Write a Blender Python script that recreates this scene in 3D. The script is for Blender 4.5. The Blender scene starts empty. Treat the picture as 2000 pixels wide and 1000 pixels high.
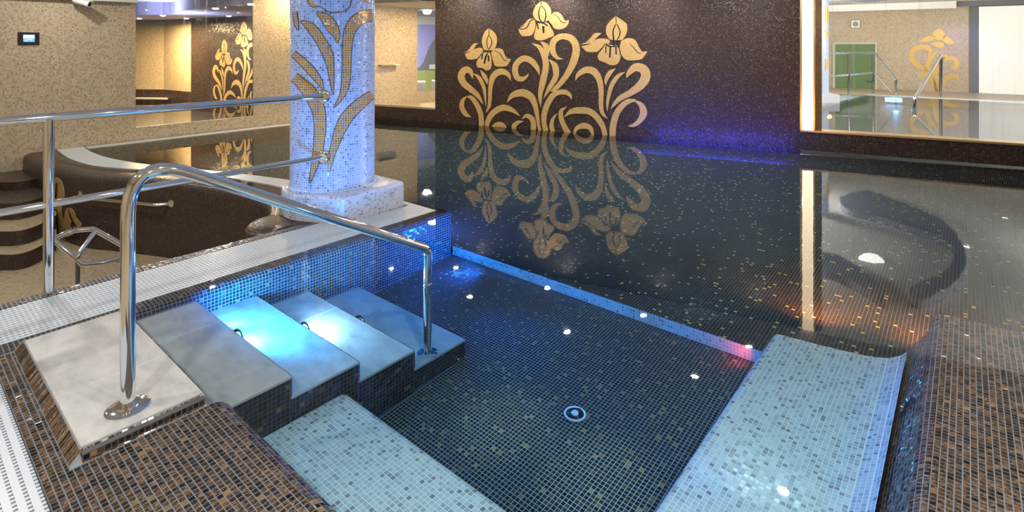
import bpy, bmesh, math, random
import numpy as np
from mathutils import Vector, Matrix
random.seed(7)
S = bpy.context.scene
COL = S.collection
rad = math.radians

# ------------------------------------------------------------------ camera
# world X runs along the stair flight, world Y across it; platform top is z = 0
F, CX, HOR, CH = 1057.0, 1000.0, 90.0, 1.4
YAW = rad(40.1)
AX = np.array([math.sin(YAW), math.cos(YAW)]); AY = np.array([-math.cos(YAW), math.sin(YAW)])
cam_d = bpy.data.cameras.new('camera'); cam = bpy.data.objects.new('camera', cam_d); COL.objects.link(cam)
cam_d.sensor_width = 36.0; cam_d.lens = 36.0 * F / 2000.0
cam_d.shift_x = 0.0; cam_d.shift_y = -(500 - HOR) / 2000.0
cam_d.clip_start = 0.02; cam_d.clip_end = 100
cam.location = (0, 0, CH)
fwd = Vector((AX[1], AY[1], 0))
cam.rotation_euler = fwd.to_track_quat('-Z', 'Y').to_euler()
S.camera = cam
# ------------------------------------------------------------------ world, exposure
w = bpy.data.worlds.new('world'); S.world = w; w.use_nodes = True
bg = w.node_tree.nodes['Background']; bg.inputs[0].default_value = (0.9, 0.85, 0.75, 1); bg.inputs[1].default_value = 0.05
vs = S.view_settings
S.display_settings.display_device = 'sRGB'
vs.view_transform = 'Standard'; vs.look = 'None'; vs.gamma = 1.0; vs.use_curve_mapping = False
vs.exposure = 0.0

LIGHTS = []
def area(name, loc, power, color, size, direction=(0, 0, -1), spread=180, size_y=None):
    d = bpy.data.lights.new(name, 'AREA'); d.energy = power; d.color = color
    d.shape = 'DISK'; d.size = size
    if size_y: d.shape = 'RECTANGLE'; d.size_y = size_y
    d.spread = rad(spread)
    o = bpy.data.objects.new(name, d); COL.objects.link(o); o.location = loc
    o.rotation_euler = Vector(direction).to_track_quat('-Z', 'Y').to_euler(); LIGHTS.append(o); return o
def spot(name, loc, power, color, target, angle=120, blend=0.8, size=0.03):
    d = bpy.data.lights.new(name, 'SPOT'); d.energy = power; d.color = color
    d.spot_size = rad(angle); d.spot_blend = blend; d.shadow_soft_size = size
    o = bpy.data.objects.new(name, d); COL.objects.link(o); o.location = loc
    o.rotation_euler = (Vector(target) - Vector(loc)).to_track_quat('-Z', 'Y').to_euler(); LIGHTS.append(o); return o

ZC = 2.45       # ceiling of the pool hall
WARM = (1.0, 0.80, 0.52); NEUT = (1.0, 0.95, 0.89); COOL = (0.75, 0.86, 1.0)
# downlights of the hall: (x, y, power, colour)
DOWN = [(6.68, 6.92, 26, NEUT), (6.06, 5.97, 26, NEUT), (7.09, 5.22, 30, NEUT), (6.17, 4.21, 26, NEUT), (7.26, 3.61, 30, NEUT),
        (7.38, 2.18, 26, NEUT), (6.31, 2.48, 26, NEUT), (5.19, 1.24, 30, NEUT), (5.94, 7.78, 26, WARM),
        (5.05, 9.35, 34, (1.0,0.74,0.42)), (3.6, 9.4, 22, WARM), (1.6, 8.9, 16, NEUT), (0.2, 7.6, 20, NEUT), (0.6, 5.6, 42, NEUT),  # mostly unseen lamps from here on, added to brighten left side and foreground
        (-0.9, 3.4, 34, NEUT), (-0.6, 1.2, 34, NEUT), (1.2, 0.6, 34, NEUT), (0.6, -1.2, 34, NEUT), (2.2, -1.0, 34, NEUT)]
for x, y, p, c in DOWN:
    area('downlight_beam', (x, y, ZC - 0.012), p, c, 0.085)
# stair lamps, pool colour beams, and beams added without a visible source
spot('stair_beam', (1.262, 2.93, -0.125), 85, (0.03, 0.42, 1.0), (1.50, 2.95, -0.130), 175, 0.5, 0.03)
spot('stair_beam', (1.617, 2.93, -0.22), 30, (0.62, 0.84, 1.0), (1.85, 2.88, -0.235), 170, 0.6, 0.03)
BLUE = (0.03, 0.20, 1.0)
spot('pool_beam', (2.2, 0.215, -0.12), 22, BLUE, (1.6, 3.45, 0.25), 62, 0.8, 0.05)
spot('pool_beam', (3.23, 2.95, -0.30), 60, BLUE, (2.7, 3.45, -0.16), 150, 0.9, 0.04)  # unseen spot on the floor step, added to turn the wall end blue
spot('stair_beam', (1.27, 3.18, -0.125), 40, BLUE, (1.9, 3.45, -0.08), 170, 0.7, 0.03)  # extra blue spot without a lamp of its own, added to tint the pool wall
spot('pool_beam', (2.75, 3.42, -0.12), 330, (0.03, 0.24, 1.0), (2.5, 0.2, -0.19), 48, 0.9, 0.05)  # unseen beam, added to bring blue to the wall beside the right bench
spot('pool_beam', (3.2, 0.98, -0.36), 1.4, (1.0, 0.05, 0.02), (3.3, 1.2, -0.39), 170, 0.5, 0.03)
spot('pool_beam', (3.79, 0.05, -0.13), 130, (1.0, 0.20, 0.04), (5.2, 0.7, -0.24), 130, 0.8, 0.05)
spot('pool_beam', (3.72, 0.62, -0.13), 90, (1.0, 0.20, 0.04), (5.4, 1.3, -0.22), 130, 0.8, 0.05)  # second orange beam, added to widen the glow on the far floor
spot('warm_patch_beam', (2.07, 1.80, ZC-0.02), 240, WARM, (2.07, 1.80, -0.5), 13, 1.0, 0.04)  # beams added without fixtures, for the warm patches on the floor
spot('warm_patch_beam', (2.07, 1.27, ZC-0.02), 240, WARM, (2.07, 1.27, -0.5), 13, 1.0, 0.04)
area('pool_beam', (3.30, 3.80, -0.16), 26, BLUE, 0.5, (1, -0.35, 0.0), 180, 0.06)  # hidden blue strip behind the wall end, added to tint the far floor
area('pool_beam', (7.42, 2.75, -0.10), 30, (0.08, 0.07, 1.0), 2.0, (0.97, 0.23, 0.12), 150, 0.05)  # unseen strip, added to bring violet to the foot of the iris wall

# ------------------------------------------------------------------ camera geometry helpers (surveying only)
def cam_rd(x, y):
    return x * AX[0] + y * AY[0], x * AX[1] + y * AY[1]
def pj(x, y, z):
    r, d = cam_rd(x, y); return CX + F * r / d, HOR + F * (CH - z) / d
def un(px, py, z):
    d = F * (CH - z) / (py - HOR); r = (px - CX) / F * d
    return r * AX[0] + d * AX[1], r * AY[0] + d * AY[1]
def xyd(px, d):
    r = (px - CX) / F * d
    return r * AX[0] + d * AX[1], r * AY[0] + d * AY[1]
def zat(x, y, py):
    return CH - (py - HOR) / F * cam_rd(x, y)[1]
def on_plane(px, n, c):
    r = (px - CX) / F
    v = np.array([r * AX[0] + AX[1], r * AY[0] + AY[1]])
    return v * (c / (v @ np.array(n)))
def in_frame(x, y, z, m=40):
    r, d = cam_rd(x, y)
    if d < 0.2: return False
    px, py = pj(x, y, z)
    return -m < px < 2000 + m and -m < py < 1000 + m

# ------------------------------------------------------------------ object helpers
def setp(o, label=None, cat=None, group=None, kind=None):
    if label: o['label'] = label
    if cat: o['category'] = cat
    if group: o['group'] = group
    if kind: o['kind'] = kind
    return o
def empty(name, loc, label, cat, group=None, kind=None, rz=0.0):
    o = bpy.data.objects.new(name, None); COL.objects.link(o); o.location = loc; o.rotation_euler = (0, 0, rz)
    o.empty_display_size = 0.1
    return setp(o, label, cat, group, kind)
def link(name, me, parent=None):
    o = bpy.data.objects.new(name, me); COL.objects.link(o)
    if parent:
        o.parent = parent
        pm = parent.matrix_basis
        q = parent.parent
        while q: pm = q.matrix_basis @ pm; q = q.parent
        o.matrix_parent_inverse = pm.inverted()      # children are written in world coordinates
    return o
class MB:
    def __init__(s): s.v = []; s.f = []; s.uv = []; s.mi = []
    def face(s, pts, uvs=None, mi=0):
        i = len(s.v); s.v += [tuple(p) for p in pts]; s.f.append(tuple(range(i, i + len(pts))))
        s.uv += [tuple(u) for u in (uvs or [(0, 0)] * len(pts))]; s.mi.append(mi)
    def box(s, a, b, mi=0):
        x0, y0, z0 = a; x1, y1, z1 = b
        P = [(x0,y0,z0),(x1,y0,z0),(x1,y1,z0),(x0,y1,z0),(x0,y0,z1),(x1,y0,z1),(x1,y1,z1),(x0,y1,z1)]
        for q in ((3,2,1,0),(4,5,6,7),(0,1,5,4),(1,2,6,5),(2,3,7,6),(3,0,4,7)):
            pts = [P[k] for k in q]
            n = (Vector(pts[1]) - Vector(pts[0])).cross(Vector(pts[2]) - Vector(pts[0]))
            ax = max(range(3), key=lambda k: abs(n[k]))
            s.face(pts, [tuple(p[k] / PITCH for k in range(3) if k != ax) for p in pts], mi)
    def obox(s, c, ux, uy, uz, hx, hy, hz, mi=0):
        c, ux, uy, uz = Vector(c), Vector(ux), Vector(uy), Vector(uz)
        P = [c + ux*hx*i + uy*hy*j + uz*hz*k for k in (-1,1) for (i,j) in ((-1,-1),(1,-1),(1,1),(-1,1))]
        for q in ((3,2,1,0),(4,5,6,7),(0,1,5,4),(1,2,6,5),(2,3,7,6),(3,0,4,7)):
            s.face([P[k] for k in q], None, mi)
    def prism(s, poly, z0, z1, mi=0, cap=True):
        n = len(poly); L = 0
        for k in range(n):
            a, b = poly[k], poly[(k + 1) % n]; l = math.dist(a, b)
            s.face([(a[0],a[1],z0),(b[0],b[1],z0),(b[0],b[1],z1),(a[0],a[1],z1)],
                   [(L/PITCH,z0/PITCH),((L+l)/PITCH,z0/PITCH),((L+l)/PITCH,z1/PITCH),(L/PITCH,z1/PITCH)], mi); L += l
        if cap:
            s.face([(p[0],p[1],z1) for p in poly], [(p[0]/PITCH,p[1]/PITCH) for p in poly], mi)
            s.face([(p[0],p[1],z0) for p in reversed(poly)], [(p[0]/PITCH,p[1]/PITCH) for p in reversed(poly)], mi)
    def lathe(s, prof, c=(0,0,0), axis=(0,0,1), seg=20, mi=0):
        ax = Vector(axis).normalized(); a = ax.orthogonal().normalized(); b = ax.cross(a); c = Vector(c)
        for (r0,h0),(r1,h1) in zip(prof, prof[1:]):
            for k in range(seg):
                t0, t1 = 2*math.pi*k/seg, 2*math.pi*(k+1)/seg
                e0 = a*math.cos(t0)+b*math.sin(t0); e1 = a*math.cos(t1)+b*math.sin(t1)
                pts = [c+e0*r0+ax*h0, c+e1*r0+ax*h0, c+e1*r1+ax*h1, c+e0*r1+ax*h1]
                if r0 < 1e-6: pts = [pts[0], pts[2], pts[3]]
                elif r1 < 1e-6: pts = pts[:3]
                s.face(pts, None, mi)
    def build(s, name, mats, parent=None, smooth=False, merge=True):
        me = bpy.data.meshes.new(name); me.from_pydata(s.v, [], s.f)
        uvl = me.uv_layers.new(name='UVMap'); uvl.data.foreach_set('uv', np.array(s.uv, dtype=np.float32).ravel())
        if not isinstance(mats, (list, tuple)): mats = [mats]
        for m in mats: me.materials.append(m)
        me.polygons.foreach_set('material_index', s.mi)
        if merge:
            bm = bmesh.new(); bm.from_mesh(me); bmesh.ops.remove_doubles(bm, verts=bm.verts, dist=1e-5); bm.to_mesh(me); bm.free()
        if smooth:
            me.polygons.foreach_set('use_smooth', [True]*len(me.polygons))
            try: me.set_sharp_from_angle(angle=rad(40))
            except Exception: pass
        me.update()
        return link(name, me, parent)
PITCH = 0.0205
def fillet(pts, radii, n=8):
    out = [Vector(pts[0])]
    for k in range(1, len(pts)-1):
        p = Vector(pts[k]); a = (Vector(pts[k-1])-p); b = (Vector(pts[k+1])-p); r = radii[k-1] if isinstance(radii,(list,tuple)) else radii
        ang = a.angle(b); t = min(r/math.tan(ang/2), a.length*0.49, b.length*0.49); a.normalize(); b.normalize()
        for j in range(n+1):
            u = j/n
            out.append((p+a*t)*(1-u)**2 + p*2*u*(1-u) + (p+b*t)*u*u)
    out.append(Vector(pts[-1])); return out
def tube(name, pts, r, mat, parent=None, closed=False, res=5):
    cu = bpy.data.curves.new(name, 'CURVE'); cu.dimensions = '3D'; sp = cu.splines.new('POLY'); sp.points.add(len(pts)-1)
    for q, p in zip(sp.points, pts): q.co = (p[0], p[1], p[2], 1)
    sp.use_cyclic_u = closed; cu.bevel_depth = r; cu.bevel_resolution = res; cu.use_fill_caps = True
    tmp = bpy.data.objects.new('tmp', cu); COL.objects.link(tmp)
    dg = bpy.context.evaluated_depsgraph_get(); me = bpy.data.meshes.new_from_object(tmp.evaluated_get(dg)); me.name = name
    bpy.data.objects.remove(tmp); bpy.data.curves.remove(cu)
    me.materials.clear(); me.materials.append(mat); me.polygons.foreach_set('use_smooth', [True]*len(me.polygons))
    return link(name, me, parent)

# ------------------------------------------------------------------ materials
class NT:
    def __init__(s, name):
        s.m = bpy.data.materials.new(name); s.m.use_nodes = True; s.t = s.m.node_tree; s.t.nodes.clear()
        s.out = s.t.nodes.new('ShaderNodeOutputMaterial')
    def n(s, typ, **kw):
        q = s.t.nodes.new(typ)
        for k, v in kw.items(): setattr(q, k, v)
        return q
    def l(s, a, b): s.t.links.new(a, b)
    def val(s, sock, v):
        if hasattr(v, 'is_linked') or hasattr(v, 'links'): s.l(v, sock)
        else: sock.default_value = v
    def math(s, op, a, b=0.0, clamp=False):
        q = s.n('ShaderNodeMath', operation=op); q.use_clamp = clamp; s.val(q.inputs[0], a); s.val(q.inputs[1], b); return q.outputs[0]
    def vmath(s, op, a, b=(0,0,0)):
        q = s.n('ShaderNodeVectorMath', operation=op); s.val(q.inputs[0], a); s.val(q.inputs[1], b); return q.outputs[0]
    def mix(s, f, a, b):
        q = s.n('ShaderNodeMix', data_type='RGBA'); s.val(q.inputs[0], f); s.val(q.inputs[6], a); s.val(q.inputs[7], b); return q.outputs[2]
    def ramp(s, f, stops, interp='LINEAR'):
        q = s.n('ShaderNodeValToRGB'); e = q.color_ramp.elements; q.color_ramp.interpolation = interp
        while len(e) < len(stops): e.new(0.5)
        for k, (p, c) in enumerate(stops): e[k].position = p; e[k].color = c if len(c) == 4 else (*c, 1)
        s.l(f, q.inputs[0]); return q.outputs[0]
def simple(name, col, rough=0.5, metal=0.0, emit=None, estr=0.0, coat=0.0):
    t = NT(name); b = t.n('ShaderNodeBsdfPrincipled'); t.l(b.outputs[0], t.out.inputs[0])
    b.inputs['Base Color'].default_value = (*col, 1); b.inputs['Roughness'].default_value = rough; b.inputs['Metallic'].default_value = metal
    b.inputs['Coat Weight'].default_value = coat
    if emit: b.inputs['Emission Color'].default_value = (*emit, 1); b.inputs['Emission Strength'].default_value = estr
    return t.m
def mosaic(name, mode, stops, grout, fine=0, streak=None, streak_amt=0.0, streak_thr=(0.55, 0.75), rough=0.2, metal=0.0, tilt=0.05, groove=0.085, mottle=0.0, spec=0.5, rel=0.35, streak_metal=0.0):
    """stops: colour ramp over the tile's own random number; streak: vein colour drawn inside the tile"""
    t = NT(name); b = t.n('ShaderNodeBsdfPrincipled'); t.l(b.outputs[0], t.out.inputs[0])
    if mode == 'single':
        oi = t.n('ShaderNodeObjectInfo'); rnd = oi.outputs['Random']
        tc = t.n('ShaderNodeTexCoord'); loc = t.vmath('SCALE', tc.outputs['Object']); loc.node.inputs[3].default_value = 1.0 / PITCH
        off = t.math('MULTIPLY', rnd, 731.0)
        wn = t.n('ShaderNodeTexWhiteNoise', noise_dimensions='1D'); t.l(off, wn.inputs['W']); rcol = wn.outputs['Color']
        mask = None
    else:
        uv = t.n('ShaderNodeUVMap'); cell = t.vmath('FLOOR', uv.outputs[0]); loc = t.vmath('FRACTION', uv.outputs[0])
        wn = t.n('ShaderNodeTexWhiteNoise', noise_dimensions='3D'); t.l(cell, wn.inputs['Vector']); rnd = wn.outputs['Value']; rcol = wn.outputs['Color']
        off = t.math('MULTIPLY', rnd, 731.0)
        mask = None
        if mode == 'uv':
            sx = t.n('ShaderNodeSeparateXYZ'); t.l(loc, sx.inputs[0])
            ex = t.math('ABSOLUTE', t.math('SUBTRACT', sx.outputs[0], 0.5)); ey = t.math('ABSOLUTE', t.math('SUBTRACT', sx.outputs[1], 0.5))
            e = t.math('MAXIMUM', ex, ey)
            mr = t.n('ShaderNodeMapRange'); mr.clamp = True; t.l(e, mr.inputs[0]); mr.inputs[1].default_value = 0.5 - groove - 0.03; mr.inputs[2].default_value = 0.5 - groove + 0.02
            mask = mr.outputs[0]
    col = t.ramp(rnd, stops, 'CONSTANT' if len(stops) > 6 else 'LINEAR')
    metal_s = metal
    if streak is not None:
        sc = t.vmath('MULTIPLY', loc, (1.1, 6.5, 1.1))
        no = t.n('ShaderNodeTexNoise', noise_dimensions='4D'); t.l(sc, no.inputs['Vector']); t.l(off, no.inputs['W'])
        no.inputs['Scale'].default_value = 1.0; no.inputs['Detail'].default_value = 3.0
        nv = no.outputs[0]
        if fine:
            sc2 = t.vmath('MULTIPLY', loc, (2.2, 22.0, 1.0)); nf = t.n('ShaderNodeTexNoise', noise_dimensions='4D'); t.l(sc2, nf.inputs['Vector']); t.l(off, nf.inputs['W']); nf.inputs['Scale'].default_value = 1.0; nf.inputs['Detail'].default_value = 2.0
            nv = t.math('ADD', t.math('MULTIPLY', nv, 0.5), t.math('MULTIPLY', nf.outputs[0], 0.5))
        mr2 = t.n('ShaderNodeMapRange'); mr2.clamp = True; t.l(nv, mr2.inputs[0]); mr2.inputs[1].default_value = streak_thr[0]; mr2.inputs[2].default_value = streak_thr[1]
        s3 = t.n('ShaderNodeSeparateColor'); t.l(rcol, s3.inputs[0])
        amt = t.math('MULTIPLY', t.math('MULTIPLY', mr2.outputs[0], t.math('POWER', s3.outputs[1], 1.3)), streak_amt, True)
        col = t.mix(amt, col, (*streak, 1))
        if streak_metal: metal_s = t.math('MULTIPLY', amt, streak_metal)
    if mottle:
        tc2 = t.n('ShaderNodeTexCoord'); nb = t.n('ShaderNodeTexNoise'); t.l(tc2.outputs['Generated'], nb.inputs['Vector']); nb.inputs['Scale'].default_value = 5
        f = t.math('MULTIPLY', nb.outputs[0], mottle); col = t.mix(f, col, (0.02, 0.015, 0.01, 1))
    ro = rough
    if mask is not None:
        col = t.mix(mask, col, (*grout, 1)); ro = t.math('ADD', t.math('MULTIPLY', mask, 0.6 - rough), rough)
        if metal_s: metal_s = t.math('MULTIPLY', t.math('SUBTRACT', 1.0, mask), metal_s)
    t.l(col, b.inputs['Base Color']); t.val(b.inputs['Roughness'], ro); t.val(b.inputs['Metallic'], metal_s); b.inputs['Specular IOR Level'].default_value = spec
    ge = t.n('ShaderNodeNewGeometry')
    nrm = ge.outputs['Normal']
    if tilt:
        tv = t.vmath('SCALE', t.vmath('SUBTRACT', rcol, (0.5, 0.5, 0.5))); tv.node.inputs[3].default_value = tilt * 2
        nrm = t.vmath('NORMALIZE', t.vmath('ADD', nrm, tv))
    if mask is not None and rel:
        bp = t.n('ShaderNodeBump'); bp.invert = True; bp.inputs['Strength'].default_value = rel; bp.inputs['Distance'].default_value = 0.002
        t.l(mask, bp.inputs['Height']); t.l(nrm, bp.inputs['Normal']); nrm = bp.outputs[0]
    t.l(nrm, b.inputs['Normal'])
    return t.m

DARK = dict(stops=[(0, (0.010, 0.008, 0.007)), (0.45, (0.016, 0.012, 0.010)), (0.8, (0.035, 0.022, 0.015)), (0.95, (0.10, 0.05, 0.022)), (0.985, (0.32, 0.17, 0.06))],
            grout=(0.25, 0.29, 0.33), streak=(0.45, 0.22, 0.10), streak_amt=0.7, streak_thr=(0.54, 0.74), rough=0.16, tilt=0.07, streak_metal=0.8)
WHITE = dict(stops=[(0, (0.60, 0.64, 0.64)), (0.6, (0.50, 0.55, 0.57)), (0.85, (0.38, 0.40, 0.42)), (0.97, (0.24, 0.23, 0.24))],
             grout=(0.72, 0.76, 0.74), streak=(0.16, 0.16, 0.18), streak_amt=0.8, streak_thr=(0.52, 0.72), rough=0.22, tilt=0.02)
GROUT_D = simple('dark_mosaic_grout', (0.25, 0.29, 0.33), 0.7)
GROUT_W = simple('white_mosaic_grout', (0.72, 0.76, 0.74), 0.7)
M_DARK = mosaic('dark_copper_mosaic', 'uv', **DARK)
DECK = dict(DARK, grout=(0.2, 0.23, 0.22), stops=[(0, (0.008, 0.006, 0.005)), (0.5, (0.014, 0.009, 0.007)), (0.8, (0.04, 0.02, 0.010)), (0.97, (0.10, 0.05, 0.02)), (1.0, (0.4, 0.22, 0.08))], rough=0.12, spec=0.8, fine=1, streak=(1.0, 0.58, 0.30), streak_amt=1.6, streak_thr=(0.50, 0.62), tilt=0.10, streak_metal=0.5)  # copper veins, their colour brightened to carry the glints of the lamps
M_DECK_T = mosaic('copper_deck_tiles', 'tiles', **DECK)
M_DECK_S = mosaic('copper_deck_tile', 'single', **DECK)
M_DARK_T = mosaic('dark_copper_tiles', 'tiles', **DARK)
M_DARK_S = mosaic('dark_copper_tile', 'single', **DARK)
M_WHITE = mosaic('white_mosaic', 'uv', **WHITE)
M_WHITE_T = mosaic('white_tiles', 'tiles', **WHITE)
M_WHITE_S = mosaic('white_tile', 'single', **WHITE)
M_WALLD = mosaic('iris_wall_mosaic', 'uv', [(0, (0.012, 0.009, 0.008)), (0.6, (0.022, 0.015, 0.012)), (0.9, (0.05, 0.028, 0.02)), (1, (0.12, 0.07, 0.05))], (0.055, 0.038, 0.031),
                 streak=(0.35, 0.17, 0.09), streak_amt=0.45, rough=0.22, tilt=0.09, groove=0.11, streak_metal=0.5, spec=0.3)
M_FLOOR2 = mosaic('deep_floor_mosaic', 'uv', [(0, (0.010, 0.008, 0.007)), (0.5, (0.014, 0.011, 0.010)), (0.8, (0.03, 0.02, 0.014)), (0.94, (0.08, 0.04, 0.02)), (0.965, (0.10, 0.05, 0.02)), (0.972, (0.75, 0.55, 0.16)), (1, (0.8, 0.6, 0.2))],
                 (0.10, 0.11, 0.12), streak=(0.4, 0.17, 0.06), streak_amt=0.7, rough=0.2, tilt=0.05)
M_BROWN = mosaic('brown_mosaic', 'uv', [(0, (0.022, 0.014, 0.011)), (0.7, (0.034, 0.021, 0.016)), (1, (0.075, 0.04, 0.028))], (0.075, 0.055, 0.045), rough=0.3, tilt=0.05)
M_BEIGE = mosaic('beige_mosaic', 'uv', [(0, (0.56, 0.48, 0.33)), (0.45, (0.46, 0.38, 0.25)), (0.72, (0.33, 0.23, 0.14)), (0.9, (0.58, 0.50, 0.36)), (1, (0.25, 0.14, 0.08))], (0.38, 0.31, 0.20), rough=0.3, tilt=0.05, groove=0.08)
M_COL = mosaic('column_mosaic', 'uv', [(0, (0.36, 0.52, 0.86)), (0.55, (0.32, 0.46, 0.78)), (0.85, (0.24, 0.32, 0.58)), (0.96, (0.14, 0.17, 0.32))], (0.58, 0.70, 0.92),
               streak=(0.12, 0.12, 0.2), streak_amt=0.6, streak_thr=(0.55, 0.75), rough=0.2, tilt=0.05)
M_PLINTH = mosaic('plinth_mosaic', 'uv', [(0, (0.52, 0.57, 0.68)), (0.55, (0.46, 0.51, 0.62)), (0.85, (0.35, 0.36, 0.43)), (0.96, (0.22, 0.21, 0.26))], (0.60, 0.62, 0.68),
                  streak=(0.17, 0.14, 0.15), streak_amt=0.6, streak_thr=(0.55, 0.75), rough=0.25, tilt=0.04)
M_GOLD = mosaic('gold_mosaic', 'uv', [(0, (0.56, 0.34, 0.085)), (0.5, (0.62, 0.40, 0.115)), (1, (0.50, 0.27, 0.06))], (0.40, 0.30, 0.17), rough=0.3, metal=0.25, tilt=0.05)
M_GOLDC = mosaic('column_gold_mosaic', 'uv', [(0, (0.52, 0.25, 0.025)), (0.5, (0.62, 0.32, 0.04)), (1, (0.42, 0.18, 0.015))], (0.52, 0.52, 0.52), rough=0.18, metal=0.3, tilt=0.06)
M_INK = simple('black_inlay', (0.012, 0.012, 0.018), 0.25)
M_EDGE = simple('pale_inlay_edge', (0.62, 0.62, 0.55), 0.4)
M_SAND = mosaic('sand_floor_mosaic', 'uv', [(0, (0.46, 0.38, 0.25)), (0.6, (0.38, 0.30, 0.19)), (1, (0.26, 0.19, 0.11))], (0.36, 0.30, 0.20), rough=0.35, tilt=0.03)
M_CHROME = simple('polished_chrome', (0.86, 0.87, 0.88), 0.06, 1.0)
M_CHROME2 = simple('dark_chrome', (0.35, 0.36, 0.38), 0.2, 1.0)
M_GLINT_STEEL = simple('pale_glint_steel', (0.75, 0.78, 0.8), 0.45, 0.2)  # steel paled so its colour carries the water glints on the drain
M_GRATE = simple('white_plastic_grating', (0.50, 0.56, 0.62), 0.35)
M_GAP = simple('gutter_dark', (0.012, 0.016, 0.018), 0.6)
M_WHITEP = simple('white_paint', (0.80, 0.79, 0.75), 0.6)
M_SOFFIT = simple('lilac_soffit_paint', (0.42, 0.43, 0.66), 0.6)
M_SOFFIT2 = simple('slate_soffit_paint', (0.20, 0.22, 0.27), 0.6)
M_BLACK = simple('black_plastic', (0.012, 0.012, 0.012), 0.3)
M_PLAST = simple('white_plastic', (0.75, 0.75, 0.72), 0.4)
M_GLOW = simple('downlight_lens', (1, 1, 1), 0.4, 0, (1.0, 0.93, 0.82), 14)
M_STRIP = simple('light_strip_glow', (1, 0.9, 0.7), 0.5, 0, (1.0, 0.80, 0.48), 5.0)
def stone():
    t = NT('pale_stone'); b = t.n('ShaderNodeBsdfPrincipled'); t.l(b.outputs[0], t.out.inputs[0])
    tc = t.n('ShaderNodeTexCoord'); ob = t.n('ShaderNodeObjectInfo')
    v = t.vmath('ADD', t.vmath('MULTIPLY', tc.outputs['Object'], (5.0, 2.6, 2.0)), ob.outputs['Location'])
    a = t.n('ShaderNodeTexNoise'); t.l(v, a.inputs['Vector']); a.inputs['Scale'].default_value = 2.2; a.inputs['Detail'].default_value = 8; a.inputs['Roughness'].default_value = 0.62; a.inputs['Distortion'].default_value = 0.3
    c = t.ramp(a.outputs[0], [(0.25, (0.29, 0.295, 0.30)), (0.45, (0.42, 0.425, 0.42)), (0.62, (0.51, 0.51, 0.49)), (0.85, (0.45, 0.45, 0.44))])
    t.l(c, b.inputs['Base Color']); b.inputs['Roughness'].default_value = 0.42
    n2 = t.n('ShaderNodeTexNoise'); t.l(v, n2.inputs['Vector']); n2.inputs['Scale'].default_value = 30; n2.inputs['Detail'].default_value = 6
    bp = t.n('ShaderNodeBump'); bp.inputs['Strength'].default_value = 0.25; bp.inputs['Distance'].default_value = 0.003; t.l(n2.outputs[0], bp.inputs['Height']); t.l(bp.outputs[0], b.inputs['Normal'])
    return t.m
M_STONE = stone()
M_JOINT = simple('tile_joint', (0.68, 0.68, 0.64), 0.6)
M_TRIM = simple('beige_metal_trim', (0.56, 0.53, 0.44), 0.35, 0.3)
def water(name, vol):
    t = NT(name); fr = t.n('ShaderNodeFresnel'); fr.inputs['IOR'].default_value = 1.33
    tc = t.n('ShaderNodeTexCoord'); n = t.n('ShaderNodeTexNoise'); t.l(tc.outputs['Object'], n.inputs['Vector']); n.inputs['Scale'].default_value = 5.5; n.inputs['Detail'].default_value = 2
    bp = t.n('ShaderNodeBump'); bp.inputs['Strength'].default_value = 0.006; bp.inputs['Distance'].default_value = 0.05; t.l(n.outputs[0], bp.inputs['Height'])
    g = t.n('ShaderNodeBsdfGlossy'); g.inputs['Roughness'].default_value = 0.012; t.l(bp.outputs[0], g.inputs['Normal'])
    tr = t.n('ShaderNodeBsdfTransparent'); tr.inputs[0].default_value = (0.97, 0.99, 1.0, 1)
    mx = t.n('ShaderNodeMixShader'); t.l(fr.outputs[0], mx.inputs[0]); t.l(tr.outputs[0], mx.inputs[1]); t.l(g.outputs[0], mx.inputs[2]); t.l(mx.outputs[0], t.out.inputs[0])
    if vol:
        va = t.n('ShaderNodeVolumeAbsorption'); va.inputs['Color'].default_value = (0.0, 0.72, 0.97, 1); va.inputs['Density'].default_value = vol; t.l(va.outputs[0], t.out.inputs['Volume'])
    return t.m
M_WATER_FAR = water('far_pool_water', 0)
M_WATER = water('pool_water', 0.75)
def glass():
    t = NT('streaked_glass'); fr = t.n('ShaderNodeFresnel'); fr.inputs['IOR'].default_value = 1.35
    g = t.n('ShaderNodeBsdfGlossy'); g.inputs['Roughness'].default_value = 0.02
    tr = t.n('ShaderNodeBsdfTransparent'); tr.inputs[0].default_value = (0.97, 0.97, 0.96, 1)
    df = t.n('ShaderNodeBsdfDiffuse'); df.inputs[0].default_value = (0.7, 0.7, 0.68, 1)
    tc = t.n('ShaderNodeTexCoord'); v = t.vmath('MULTIPLY', tc.outputs['Object'], (14, 14, 0.5))
    n = t.n('ShaderNodeTexNoise'); t.l(v, n.inputs['Vector']); n.inputs['Scale'].default_value = 1.6; n.inputs['Detail'].default_value = 4
    mr = t.n('ShaderNodeMapRange'); t.l(n.outputs[0], mr.inputs[0]); mr.inputs[1].default_value = 0.55; mr.inputs[2].default_value = 0.8; mr.inputs[3].default_value = 0.01; mr.inputs[4].default_value = 0.16
    m1 = t.n('ShaderNodeMixShader'); t.l(mr.outputs[0], m1.inputs[0]); t.l(tr.outputs[0], m1.inputs[1]); t.l(df.outputs[0], m1.inputs[2])
    mx = t.n('ShaderNodeMixShader'); t.l(t.math('MULTIPLY', fr.outputs[0], 0.6), mx.inputs[0]); t.l(m1.outputs[0], mx.inputs[1]); t.l(g.outputs[0], mx.inputs[2]); t.l(mx.outputs[0], t.out.inputs[0])
    return t.m
M_GLASS = glass()

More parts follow.
